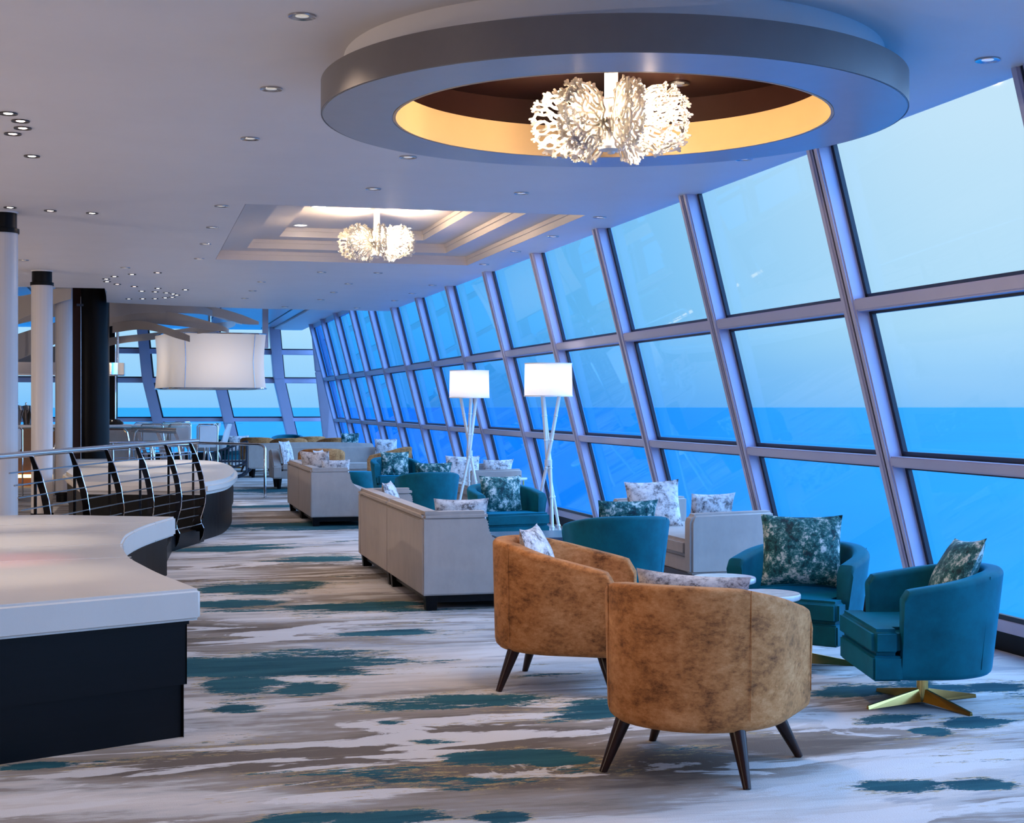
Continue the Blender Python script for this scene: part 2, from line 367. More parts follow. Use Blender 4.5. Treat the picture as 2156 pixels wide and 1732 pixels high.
# ------------------------------------------------------------------ mesh helpers
class MB:
    def __init__(s): s.v = []; s.f = []
    def add(s, v, f):
        o = len(s.v); s.v += [tuple(p) for p in v]; s.f += [tuple(i + o for i in q) for q in f]; return s
    def box(s, x0, x1, y0, y1, z0, z1):
        v = [(x0, y0, z0), (x1, y0, z0), (x1, y1, z0), (x0, y1, z0), (x0, y0, z1), (x1, y0, z1), (x1, y1, z1), (x0, y1, z1)]
        return s.hexa(v)
    def hexa(s, v):
        return s.add(v, [(3, 2, 1, 0), (4, 5, 6, 7), (0, 1, 5, 4), (1, 2, 6, 5), (2, 3, 7, 6), (3, 0, 4, 7)])
    def lathe(s, prof, n=32, c=(0, 0, 0)):
        v = []; f = []
        for (r, z) in prof:
            for i in range(n):
                a = 2 * PI * i / n
                v.append((c[0] + r * math.cos(a), c[1] + r * math.sin(a), c[2] + z))
        for k in range(len(prof) - 1):
            for i in range(n):
                j = (i + 1) % n
                f.append((k * n + i, k * n + j, (k + 1) * n + j, (k + 1) * n + i))
        if prof[0][0] > 1e-6: f.append(tuple(reversed(range(n))))
        if prof[-1][0] > 1e-6: f.append(tuple((len(prof) - 1) * n + i for i in range(n)))
        return s.add(v, f)
    def ring(s, prof, n=96, c=(0, 0, 0)):   # closed profile swept round
        v = []; f = []; m = len(prof)
        for (r, z) in prof:
            for i in range(n):
                a = 2 * PI * i / n
                v.append((c[0] + r * math.cos(a), c[1] + r * math.sin(a), c[2] + z))
        for k in range(m):
            for i in range(n):
                j = (i + 1) % n; k2 = (k + 1) % m
                f.append((k * n + i, k * n + j, k2 * n + j, k2 * n + i))
        return s.add(v, f)
    def tube(s, pts, r, n=10, rs=None, closed=False):
        pts = [Vector(p) for p in pts]; N = len(pts); v = []; f = []
        up = Vector((0, 0, 1)); last = None
        for i, p in enumerate(pts):
            if closed: d = pts[(i + 1) % N] - pts[i - 1]
            else: d = pts[min(i + 1, N - 1)] - pts[max(i - 1, 0)]
            d = d.normalized()
            if last is None:
                u = up if abs(d.z) < 0.95 else Vector((1, 0, 0))
            else: u = last
            a = (u - d * u.dot(d)).normalized(); last = a
            bb = d.cross(a)
            rr = rs[i] if rs else r
            for k in range(n):
                t = 2 * PI * k / n
                v.append(p + a * math.cos(t) * rr + bb * math.sin(t) * rr)
        for i in range(N if closed else N - 1):
            i2 = (i + 1) % N
            for k in range(n):
                j = (k + 1) % n
                f.append((i * n + k, i * n + j, i2 * n + j, i2 * n + k))
        if not closed:
            f.append(tuple(reversed(range(n)))); f.append(tuple((N - 1) * n + k for k in range(n)))
        return s.add(v, f)
    def prism(s, poly, z0, z1):
        n = len(poly)
        v = [(x, y, z0) for x, y in poly] + [(x, y, z1) for x, y in poly]
        f = [tuple(reversed(range(n))), tuple(range(n, 2 * n))] + [(i, (i + 1) % n, (i + 1) % n + n, i + n) for i in range(n)]
        return s.add(v, f)
    def slab(s, poly3, off):    # polygon in 3D thickened by vector off
        n = len(poly3); off = Vector(off)
        v = [Vector(p) for p in poly3]; v += [p + off for p in v]
        f = [tuple(reversed(range(n))), tuple(range(n, 2 * n))] + [(i, (i + 1) % n, (i + 1) % n + n, i + n) for i in range(n)]
        return s.add(v, f)
    def build(s, name, m, parent=None, smooth=False, bevel=0.0, seg=2, angle=35, loc=None, rotz=None):
        me = bpy.data.meshes.new(name)
        me.from_pydata([tuple(p) for p in s.v], [], s.f)
        me.validate(); me.update()
        import bmesh
        bm = bmesh.new(); bm.from_mesh(me); bmesh.ops.recalc_face_normals(bm, faces=bm.faces)
        if bevel:
            es = [e_ for e_ in bm.edges if len(e_.link_faces) == 2 and e_.calc_face_angle(0) > math.radians(angle)]
            bmesh.ops.bevel(bm, geom=es, offset=bevel, segments=seg, affect='EDGES', clamp_overlap=True)
        bm.to_mesh(me); bm.free()
        me.materials.append(m)
        if smooth:
            for p in me.polygons: p.use_smooth = True
            try: me.set_sharp_from_angle(angle=math.radians(40))
            except Exception: pass
        o = bpy.data.objects.new(name, me); COL.objects.link(o)
        if parent: o.parent = parent
        if loc: o.location = loc
        if rotz is not None: o.rotation_euler = (0, 0, rotz)
        return o

def thing(name, label, cat, loc=(0, 0, 0), rotz=0.0, group=None):
    o = bpy.data.objects.new(name, None); COL.objects.link(o)
    o.location = loc; o.rotation_euler = (0, 0, rotz); o.empty_display_size = 0.1
    o['label'] = label; o['category'] = cat
    if group: o['group'] = group
    return o
def tag(o, label, cat, group=None, kind=None):
    o['label'] = label; o['category'] = cat
    if group: o['group'] = group
    if kind: o['kind'] = kind
    return o
def struct(o): o['kind'] = 'structure'; return o
def dup(root, loc, rotz=0.0, label=None, group=None, scale=None):
    r = root.copy(); COL.objects.link(r); r.location = loc; r.rotation_euler = (root.rotation_euler[0], root.rotation_euler[1], rotz)
    if label: r['label'] = label
    if group: r['group'] = group
    if scale: r.scale = scale
    for ch in list(root.children):
        c = ch.copy(); COL.objects.link(c); c.parent = r
        for g in list(ch.children):
            d = g.copy(); COL.objects.link(d); d.parent = c
    return r
def face(fx, fy): return math.atan2(-fx, fy)     # turn local +Y to look along (fx, fy)
def spot(name, loc, watts, col, size=95, blend=0.6, rad=0.04, rot=(0, 0, 0), parent=None):
    l = bpy.data.lights.new(name, 'SPOT'); l.energy = watts; l.color = col
    l.spot_size = math.radians(size); l.spot_blend = blend; l.shadow_soft_size = rad
    o = bpy.data.objects.new(name, l); COL.objects.link(o); o.location = loc; o.rotation_euler = rot
    if parent: o.parent = parent
    return o
def point(name, loc, watts, col, rad=0.05, parent=None):
    l = bpy.data.lights.new(name, 'POINT'); l.energy = watts; l.color = col; l.shadow_soft_size = rad
    o = bpy.data.objects.new(name, l); COL.objects.link(o); o.location = loc
    if parent: o.parent = parent
    return o

# ------------------------------------------------------------------ room shell
CZ = 3.267           # main ceiling height
HZ = 3.66            # higher forward ceiling
def WX(z): return 4.9141 - 0.2543 * (z - EYE)      # leaning glass line of the side wall
YB, YF = -4.0, 41.3  # back wall, foot of the forward window wall
XL = -14.0
struct(MB().box(XL, 5.6, YB, YF + 0.8, -0.12, 0.0).build('floor', M_carpet))

RC = (2.3285, 7.1227)        # centre of the round ceiling ring
# main ceiling: made of strips round the openings
cf = [(0.9022, 12.833), (3.952, 12.833), (3.952, 17.785), (0.9022, 17.785)]
def ceiling_main():
    b = MB()
    x1 = 4.475; rh = 1.24; n = 72
    # square patch with a round hole
    x0p, x1p, y0p, y1p = RC[0] - 1.6, RC[0] + 1.6, RC[1] - 1.6, RC[1] + 1.6
    inn = []; out = []
    for i in range(n):
        a = 2 * PI * i / n; ca, sa = math.cos(a), math.sin(a)
        inn.append((RC[0] + rh * ca, RC[1] + rh * sa, CZ))
        k = 1.6 / max(abs(ca), abs(sa)); out.append((RC[0] + k * ca, RC[1] + k * sa, CZ))
    top_i = [(x, y, CZ + 0.03) for x, y, z in inn]
    b.add(inn + out, [(i, (i + 1) % n, (i + 1) % n + n, i + n) for i in range(n)])
    def flat(xa, xb, ya, yb): b.box(xa, xb, ya, yb, CZ, CZ + 0.04)
    flat(XL, x0p, YB, 12.833); flat(x1p, x1, YB, 12.833)
    flat(x0p, x1p, YB, y0p); flat(x0p, x1p, y1p, 12.833)
    flat(XL, cf[0][0], 12.833, 17.785); flat(cf[1][0], x1, 12.833, 17.785)
    flat(XL, x1, 17.785, 22.6)
    # forward part with its curved edge
    poly = [(x1, 22.6), (x1, 26.8), (2.24, 26.7), (1.4, 26.5), (0.6, 26.2), (-0.1, 25.88), (-0.49, 25.68), (-0.47, 24.3), (-0.44, 23.3), (-0.46, 22.6)]
    b.prism(poly, CZ, CZ + 0.04)
    return b
struct(ceiling_main().build('ceiling', M_ceil))
# fascia that closes the forward edge of the main ceiling up to the higher one
b = MB()
edge = [(4.475, 26.8), (2.24, 26.7), (1.4, 26.5), (0.6, 26.2), (-0.1, 25.88), (-0.49, 25.68), (-0.47, 24.3), (-0.46, 22.6), (XL, 22.75)]
for (xa, ya), (xb, yb) in zip(edge, edge[1:]):
    b.add([(xa, ya, CZ), (xb, yb, CZ), (xb, yb, HZ + 0.02), (xa, ya, HZ + 0.02)], [(0, 1, 2, 3)])
struct(b.build('trim_1', M_ceil))
# higher forward ceiling of metal planks
def plank_mat():
    m = mat('metal_plank_ceiling', (0.55, 0.56, 0.60), 0.28, 0.55)
    t = m.node_tree; b_ = t.nodes['Principled BSDF']
    g = t.nodes.new('ShaderNodeNewGeometry')
    wv = t.nodes.new('ShaderNodeTexWave'); wv.bands_direction = 'Y'; wv.inputs['Scale'].default_value = 1.6
    t.links.new(g.outputs['Position'], wv.inputs[0])
    r = t.nodes.new('ShaderNodeValToRGB'); r.color_ramp.elements[0].position = 0.02; r.color_ramp.elements[0].color = (0.25, 0.25, 0.28, 1)
    r.color_ramp.elements[1].position = 0.12; r.color_ramp.elements[1].color = (0.55, 0.56, 0.60, 1)
    t.links.new(wv.outputs['Fac'], r.inputs[0]); t.links.new(r.outputs[0], b_.inputs['Base Color'])
    bp = t.nodes.new('ShaderNodeBump'); bp.inputs['Strength'].default_value = 0.25; bp.inputs['Distance'].default_value = 0.02
    t.links.new(wv.outputs['Fac'], bp.inputs['Height']); t.links.new(bp.outputs[0], b_.inputs['Normal'])
    return m
M_plank = plank_mat()
struct(MB().box(XL, 4.43, 22.4, YF + 0.6, HZ, HZ + 0.05).build('ceiling_forward', M_plank))
b = MB()
for x in (-6.5, -4.2, -1.9, 0.2, 1.75, 3.3):
    b.box(x, x + 0.03, 22.8, YF - 0.3, HZ - 0.012, HZ + 0.01)
struct(b.build('trim_2', M_seal))
b = MB(); b.box(3.62, 4.42, 26.9, YF - 0.4, HZ - 0.05, HZ)
struct(b.build('trim_3', M_ceil, bevel=0.01))
# stepped rectangular coffer
tiers = [(0.0, 0.0), (0.34, 0.107), (0.68, 0.213), (0.68, 0.32)]
M_cof = mat('coffer_warm_white', (0.66, 0.60, 0.58), 0.4, var=0.02)
for k, (ins, h0, h1) in enumerate(((0.0, 0.0, 0.107), (0.34, 0.107, 0.213), (0.68, 0.213, 0.32))):
    e_ = 0.004; x0, x1, y0, y1 = cf[0][0] + ins + e_, cf[1][0] - ins - e_, 12.833 + ins + e_, 17.785 - ins - e_
    b = MB(); gap = 0.045
    for (xa, ya, xb, yb) in ((x0, y0, x1, y0), (x1, y0, x1, y1), (x1, y1, x0, y1), (x0, y1, x0, y0)):
        za, zb = CZ + h0, CZ + h1
        b.add([(xa, ya, za), (xb, yb, za), (xb, yb, zb), (xa, ya, zb)], [(0, 1, 2, 3)])
    # little shadow lip half way up the step
    zm = CZ + (h0 + h1) / 2 + 0.012
    b.add([(x0, y0, zm), (x1, y0, zm), (x1, y1, zm), (x0, y1, zm), (x0 + 0.02, y0 + 0.02, zm), (x1 - 0.02, y0 + 0.02, zm), (x1 - 0.02, y1 - 0.02, zm), (x0 + 0.02, y1 - 0.02, zm),
           (x0 + 0.02, y0 + 0.02, CZ + h1), (x1 - 0.02, y0 + 0.02, CZ + h1), (x1 - 0.02, y1 - 0.02, CZ + h1), (x0 + 0.02, y1 - 0.02, CZ + h1)],
          [(0, 1, 5, 4), (1, 2, 6, 5), (2, 3, 7, 6), (3, 0, 4, 7), (4, 5, 9, 8), (5, 6, 10, 9), (6, 7, 11, 10), (7, 4, 8, 11)])
    if k < 2:
        z = CZ + h1; i2 = 0.34
        b.add([(x0, y0, z), (x1, y0, z), (x1, y1, z), (x0, y1, z), (x0 + i2, y0 + i2, z), (x1 - i2, y0 + i2, z), (x1 - i2, y1 - i2, z), (x0 + i2, y1 - i2, z)],
              [(0, 1, 5, 4), (1, 2, 6, 5), (2, 3, 7, 6), (3, 0, 4, 7)])
    else:
        z = CZ + h1
        b.add([(x0, y0, z), (x1, y0, z), (x1, y1, z), (x0, y1, z)], [(0, 1, 2, 3)])
    struct(b.build('trim_%d' % (4 + k), M_cof))

# round dropped ring
ring = thing('ceiling_ring', 'large round dropped ceiling ring around the nearest chandelier', 'ceiling feature', (RC[0], RC[1], 2.98))
Ro, Ri = 1.4528, 1.0879
b = MB(); b.ring([(Ri + 0.015, 0.0), (Ro, 0.0), (Ro, 0.1625), (Ri + 0.015, 0.1625)], 128)
b.build('ring_body', M_silverring, ring, smooth=True, bevel=0.004)
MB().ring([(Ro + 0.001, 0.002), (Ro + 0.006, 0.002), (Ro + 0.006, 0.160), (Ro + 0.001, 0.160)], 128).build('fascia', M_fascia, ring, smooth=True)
MB().ring([(1.33, 0.162), (1.345, 0.162), (1.345, 0.290), (1.33, 0.290)], 128).build('ring_neck', M_ceil, ring, smooth=True)
MB().ring([(Ri, 0.0), (Ri + 0.014, 0.0), (Ri + 0.014, 0.176), (Ri, 0.176)], 128).build('gold_band', M_gold, ring, smooth=True)['label'] = 'gold painted inner band'
o = MB().ring([(1.215, 0.163), (1.235, 0.163), (1.235, 0.345), (1.215, 0.345)], 128).build('dark_band', M_darkbrown, ring, smooth=True)
o = MB().lathe([(0.0, 0.345), (1.235, 0.345), (1.235, 0.36), (0, 0.36)], 96).build('dark_dome', M_darkbrown, ring)
o['label'] = 'dark brown recessed disc'

# ------------------------------------------------------------------ side window wall
Y0, SP = 8.927, 2.3977
cols_ = [Y0 + SP * i for i in range(-5, 13)]
WALL_END = Y0 + SP * 12.75
def side_section(ya, yb, za, zb, d0, d1, bld):
    # box in the leaning plane; d is distance into the room from the glass
    k = math.cos(math.atan(0.2543)); 
    bld.hexa([(WX(za) - d1 / k, ya, za), (WX(za) - d0 / k, ya, za), (WX(za) - d0 / k, yb, za), (WX(za) - d1 / k, yb, za),
              (WX(zb) - d1 / k, ya, zb), (WX(zb) - d0 / k, ya, zb), (WX(zb) - d0 / k, yb, zb), (WX(zb) - d1 / k, yb, zb)])
Z1, Z2, ZB = EYE + 0.7395, EYE - 0.3076, 0.235
MW = 0.17
nwin = 0
for i, yl in enumerate(cols_):
    # the mullion sits just beyond yl (its near face at yl + seal)
    top = (HZ - 0.02) if yl > 26.0 else CZ + 0.05
    win_top = (HZ - (0.12 if yl > 31 else 0.0) - 0.02) if yl > 26.0 else CZ + 0.05
    m0, m1 = yl + 0.015, yl + 0.015 + MW
    b = MB()
    side_section(m0, m0 + 0.067, 0.0, top, -0.02, 0.130, b)
    side_section(m1 - 0.067, m1, 0.0, top, -0.02, 0.130, b)
    mul = struct(b.build('trim_%d' % (10 + i), M_frame, bevel=0.012, smooth=True))
    b = MB(); side_section(m0 + 0.06, m1 - 0.06, 0.0, top, -0.02, 0.112, b)
    b.build('gap_gasket', M_seal, mul)
    # window bay on the near side of this mullion: from previous mullion to this one
    prev = yl - SP + 0.015 + MW
    ya, yb = prev, m0
    nwin += 1
    win = bpy.data.objects.new('window_%d' % nwin, None); COL.objects.link(win); win['kind'] = 'structure'
    for name, (z0, z1) in {'pane': (ZB, Z2 - 0.0), 'pane.001': (Z2, Z1), 'pane.002': (Z1, win_top)}.items():
        pass
    levels = [(ZB - 0.03, Z2 - 0.10), (Z2 - 0.035, Z1 - 0.11), (Z1 - 0.035, win_top)]
    for (z0, z1) in levels:
        b = MB(); side_section(ya, yb, z0, z1, -0.004, 0.0, b)
        b.v = b.v; b.build('pane', M_glass, win)
        # black gasket frame
        b = MB(); s_ = 0.035
        side_section(ya, yb, z0, z0 + s_, 0.0, 0.03, b)
        side_section(yb - s_, yb, z0, z1, 0.0, 0.03, b)
        side_section(ya, ya + s_, z0, z1, 0.0, 0.03, b)
        if z1 < win_top: side_section(ya, yb, z1 - s_ * 0.6, z1, 0.0, 0.03, b)
        b.build('gasket', M_seal, win)
    for z0, z1 in ((Z2 - 0.105, Z2 - 0.033), (Z1 - 0.115, Z1 - 0.033)):
        b = MB(); side_section(ya - 0.01, yb + 0.01, z0, z1, -0.02, 0.118, b)
        b.build('rail', M_frame, win, bevel=0.010, smooth=True)
    b = MB(); side_section(ya, yb, 0.125, ZB - 0.028, -0.02, 0.035, b)
    b.build('sill', M_frame, win, bevel=0.004)
    if yl > 26.0:
        b = MB(); side_section(ya, yb, win_top, HZ + 0.02, -0.02, 0.05, b)
        b.build('lintel', M_frame, win)
b = MB(); b.box(5.26, 5.45, YB, 39.6, 0.0, 0.14)
struct(b.build('baseboard_right', M_black, bevel=0.006))
# outside ledge under the side windows
struct(MB().box(5.36, 5.75, YB, YF, -0.5, 0.10).build('trim_40', M_frame))

# corner pilaster, kinked
b = MB()
Yp = WALL_END
b.hexa([(4.90, Yp + 0.05, 0), (5.55, Yp - 0.35, 0), (5.6, Yp + 0.6, 0), (5.1, Yp + 0.8, 0), (4.62, Yp + 0.05, 2.45), (5.02, Yp - 0.35, 2.45), (5.1, Yp + 0.6, 2.45), (4.7, Yp + 0.8, 2.45)])
b.hexa([(4.62, Yp + 0.05, 2.45), (5.02, Yp - 0.35, 2.45), (5.1, Yp + 0.6, 2.45), (4.7, Yp + 0.8, 2.45), (4.50, Yp + 0.05, HZ), (4.80, Yp - 0.35, HZ), (4.9, Yp + 0.6, HZ), (4.6, Yp + 0.8, HZ)])
struct(b.build('trim_41', M_frame, bevel=0.02))
# ------------------------------------------------------------------ forward window wall (slanted bays)
FY = 41.2
fz = [0.235, 1.20, 2.26, 3.02]
def FYz(z): return FY - 0.10 * z
def skew(x, z):     # mullions lean to port above, steeper above the kink
    if z < 2.26: return x - 0.235 * (z - 1.2)
    return x - 0.235 * 1.06 - 0.10 * (z - 2.26)
fx = [4.35 - 2.05 * i for i in range(0, 9)]
fx = [5.30, 4.02, 2.40, 0.52, -1.4, -3.4, -5.4, -7.4, -9.4, -11.4, -13.4]
for i in range(len(fx) - 1):
    xb, xa = fx[i], fx[i + 1]
    win = bpy.data.objects.new('window_%d' % (30 + i), None); COL.objects.link(win); win['kind'] = 'structure'
    def q(bl, x0, x1, z0, z1, d0, d1, n=False):
        zs = [z0, z1] if (z1 <= 2.26 or z0 >= 2.26) else [z0, 2.26, z1]
        for a, c in zip(zs, zs[1:]):
            bl.hexa([(skew(x0, a), FYz(a) - d1, a), (skew(x1, a), FYz(a) - d1, a), (skew(x1, a), FYz(a) - d0, a), (skew(x0, a), FYz(a) - d0, a),
                     (skew(x0, c), FYz(c) - d1, c), (skew(x1, c), FYz(c) - d1, c), (skew(x1, c), FYz(c) - d0, c), (skew(x0, c), FYz(c) - d0, c)])
    b = MB(); q(b, xa - 0.14, xa + 0.14, 0.0, HZ, -0.05, 0.34)
    m_ = b.build('mullion', M_frame, win, bevel=0.01)
    for (z0, z1) in ((0.235, 1.14), (1.20, 2.20), (2.28, 2.98), (3.06, HZ)):
        b = MB(); q(b, xa + 0.14, xb - 0.14, z0, z1, -0.01, 0.0); b.build('pane', M_glassclear, win)
        b = MB(); q(b, xa + 0.14, xb - 0.14, z0, z0 + 0.035, 0.0, 0.05); q(b, xa + 0.14, xa + 0.19, z0, z1, 0.0, 0.05); b.build('gasket', M_seal, win)
    for (z0, z1) in ((1.10, 1.20), (2.15, 2.28), (2.93, 3.06)):
        b = MB(); q(b, xa + 0.12, xb - 0.12, z0, z1, -0.05, 0.16); b.build('rail', M_frame, win, bevel=0.01)
    b = MB(); q(b, xa, xb, 0.0, 0.24, -0.05, 0.10); b.build('sill', M_black, win)
# closed sides of the room
M_wallw = mat('warm_wall_paint', (0.45, 0.40, 0.37), 0.6, var=0.04)
struct(MB().box(XL - 0.1, XL, YB, YF + 0.8, 0, HZ + 0.1).build('wall_left', M_wallw))
struct(MB().box(XL, 5.6, YB - 0.1, YB, 0, CZ + 0.1).build('wall_back', M_wallw))

# sea
o = MB().add([(-30000, -2000, -35), (30000, -2000, -35), (30000, 24000, -35), (-30000, 24000, -35)], [(0, 1, 2, 3)]).build('sea', M_sea)
tag(o, 'calm deep blue sea stretching to the horizon outside', 'sea', kind='stuff')

# ------------------------------------------------------------------ ceiling lights
def downlight(label, grp, r, emat, tmat, loc, emr=0.5):
    t = thing('downlight', label, 'ceiling light', loc, 0, grp)
    MB().ring([(r * 0.72, 0.0), (r * 0.98, -0.006), (r, -0.001), (r * 0.98, 0.002), (r * 0.72, 0.002)], 28).build('trim_ring', tmat, t, smooth=True)
    MB().lathe([(r * 0.74, 0.0), (r * 0.60, 0.001), (r * 0.55, 0.0015), (r * 0.5, 0.002), (0.0, 0.002)], 24).build('reflector', M_chrome if emr < 0.45 else tmat, t, smooth=True)
    MB().lathe([(0.0, -0.0035), (r * emr * 0.8, -0.003), (r * emr, -0.001), (0.0, 0.0)], 20).build('lamp', emat, t, smooth=True)
    return t
rows = {0.71: ([6.571, 8.12, 9.67, 13.001, 14.579, 16.1, 17.73], 'the row nearest the aisle'),
        1.827: ([10.122, 11.675], 'the short row between ring and coffer'),
        1.689: ([20.855, 22.504, 24.118], 'the left row beyond the coffer'),
        2.915: ([20.876, 22.508, 24.129], 'the middle row beyond the coffer'),
        4.118: ([6.559, 9.618, 12.934, 14.501, 16.037, 17.588, 20.828, 22.439, 24.047], 'the row beside the windows')}
ordn = ['nearest', 'second', 'third', 'fourth', 'fifth', 'sixth', 'seventh', 'eighth', 'ninth']
proto_d = None
def place_down(x, y, label, z=CZ, lit=True, watts=SPOT_W):
    global proto_d
    if proto_d is None:
        proto_d = downlight(label, 'dim downlights in the main ceiling', 0.062, M_dim, M_steel, (x, y, z - 0.002)); t = proto_d
    else:
        t = dup(proto_d, (x, y, z - 0.002), 0, label)
    return t
for x, (ys, where) in rows.items():
    for k, y in enumerate(ys):
        place_down(x, y, '%s chrome downlight in %s' % (ordn[k], where))
for (x, y), lb in zip([(3.032, 11.614), (2.319, 19.14), (3.045, 19.062), (2.514, 26.025), (3.784, 26.027), (-1.301, 18.418), (-0.139, 19.119)],
                      ['chrome downlight between the ring and the coffer, right of two', 'chrome downlight just beyond the coffer, left of two', 'chrome downlight just beyond the coffer, right of two',
                       'chrome downlight by the forward ceiling edge, left of two', 'chrome downlight by the forward ceiling edge, right of two',
                       'chrome downlight behind the nearest white column', 'chrome downlight right of the middle white column']):
    place_down(x, y, lb)
place_down(2.904, 7.68, 'chrome downlight in the dark disc above the near chandelier', z=3.322)
for (x, y), lb in zip([(1.82, 15.219), (1.803, 16.836), (2.986, 15.151), (3.0, 16.81)],
                      ['glowing downlight at the front left of the coffer', 'glowing downlight at the back left of the coffer', 'glowing downlight at the front right of the coffer', 'glowing downlight at the back right of the coffer']):
    t = downlight(lb, 'downlights inside the coffer', 0.085, M_bulbw, M_white, (x, y, 3.585), 0.8)
proto_s = {}
def star(x, y, lb, pink=False, grp=None):
    key = pink
    if key not in proto_s:
        proto_s[key] = downlight(lb, grp, 0.055, M_bulbp if pink else M_bulbw, M_darktrim, (x, y, CZ - 0.002), 0.48); return
    dup(proto_s[key], (x, y, CZ - 0.002), 0, lb, grp)
st = [(-0.401, 21.33), (-0.405, 20.884), (-0.289, 20.457), (-0.269, 21.745), (-0.061, 20.061), (-0.033, 22.099), (-0.125, 24.7), (0.074, 22.967), (0.092, 24.622), (0.263, 19.74), (0.303, 22.367),
      (0.271, 23.057), (0.287, 24.527), (0.438, 23.217), (0.442, 24.284), (0.544, 23.417), (0.548, 24.124), (0.605, 23.654), (0.703, 22.533)]
nth = ['first', 'second', 'third', 'fourth', 'fifth', 'sixth', 'seventh', 'eighth', 'ninth', 'tenth', 'eleventh', 'twelfth', 'thirteenth', 'fourteenth', 'fifteenth', 'sixteenth', 'seventeenth', 'eighteenth', 'nineteenth']
for k, (x, y) in enumerate(sorted(st, key=lambda p: (p[0] * .969 - p[1] * .246) / (p[0] * .246 + p[1] * .969))):
    star(x, y, 'tiny bright spotlight, %s from the left in the star cluster' % nth[k], k in (6, 11, 3), 'star spotlights over the far banquette')
for (x, y), pk, lb in zip([(-0.737, 9.19), (-0.684, 9.417), (-0.688, 9.655), (-0.764, 9.873), (-0.704, 10.724), (-1.071, 13.547), (-0.743, 13.69), (-0.388, 13.767)],
                          [0, 1, 1, 1, 0, 0, 1, 0],
                          ['topmost white spotlight of the tight group of four', 'second pink spotlight down in the tight group of four', 'rightmost pink spotlight of the tight group of four', 'lowest pink spotlight of the tight group of four',
                           'lone white spotlight below the tight group of four', 'white spotlight just above the nearest column', 'pink spotlight between two white ones near the column', 'white spotlight right of the pink one near the column']):
    star(x, y, lb, bool(pk), 'spotlights over the near banquette')

WARM = (1.0, 0.80, 0.62); NEUT = (1.0, 0.88, 0.76)
for x, y in [(0.71, 6.57), (0.71, 9.67), (0.71, 13.0), (0.71, 16.1), (0.71, 19.2), (1.69, 20.86), (1.69, 24.12), (1.827, 11.675), (3.03, 11.6), (2.9, 22.5)]:
    spot('downlight_beam', (x, y, CZ - 0.03), SPOT_W, WARM, 110, 0.8)
for x, y, k in [(-0.9, 11.2, 0.8), (-0.8, 9.65, 1.0), (-0.7, 7.85, 0.8), (-1.6, 9.0, 0.7)]:
    spot('banquette_beam', (x, y, CZ - 0.03), STAR_W * k, NEUT, 36, 1.0)
spot('banquette_beam', (-0.75, 8.55, CZ - 0.03), 120, (1, 0.28, 0.24), 24, 1.0)
spot('banquette_beam', (-0.30, 7.35, CZ - 0.03), 34, (1.0, 0.72, 0.45), 36, 1.0)
for x, y in [(-0.29, 20.4), (0.1, 22.9), (0.45, 23.4)]:
    spot('banquette_beam', (x, y, CZ - 0.03), STAR_W, NEUT, 60, 0.7)
spot('bar_beam', (-3.2, 26.5, HZ - 0.05), 60, WARM, 120, 0.8)
spot('bar_beam', (-1.0, 30.5, HZ - 0.05), 60, WARM, 120, 0.8)
spot('bar_beam', (-3.0, 17.0, CZ - 0.05), 50, WARM, 120, 0.8)
spot('aisle_beam', (-2.5, 12.0, CZ - 0.05), 50, WARM, 120, 0.8)
spot('aisle_beam', (0.4, 3.2, CZ - 0.05), 60, WARM, 120, 0.8)
spot('aisle_beam', (2.6, 3.6, CZ - 0.05), 40, WARM, 120, 0.8)
spot('aisle_beam', (-2.4, 5.0, CZ - 0.05), 50, WARM, 120, 0.8)

# added fill lights without fixtures, aft and to port, out of the picture
for x, y, z, w_ in ((-5.0, 4.0, 1.5, 210), (-6.0, 11.0, 1.5, 210), (-5.0, 17.5, 1.5, 130), (-7.0, 24.0, 1.8, 80)):
    point('unseen_fill', (x, y, z), w_, (1.0, 0.84, 0.72), 0.03)

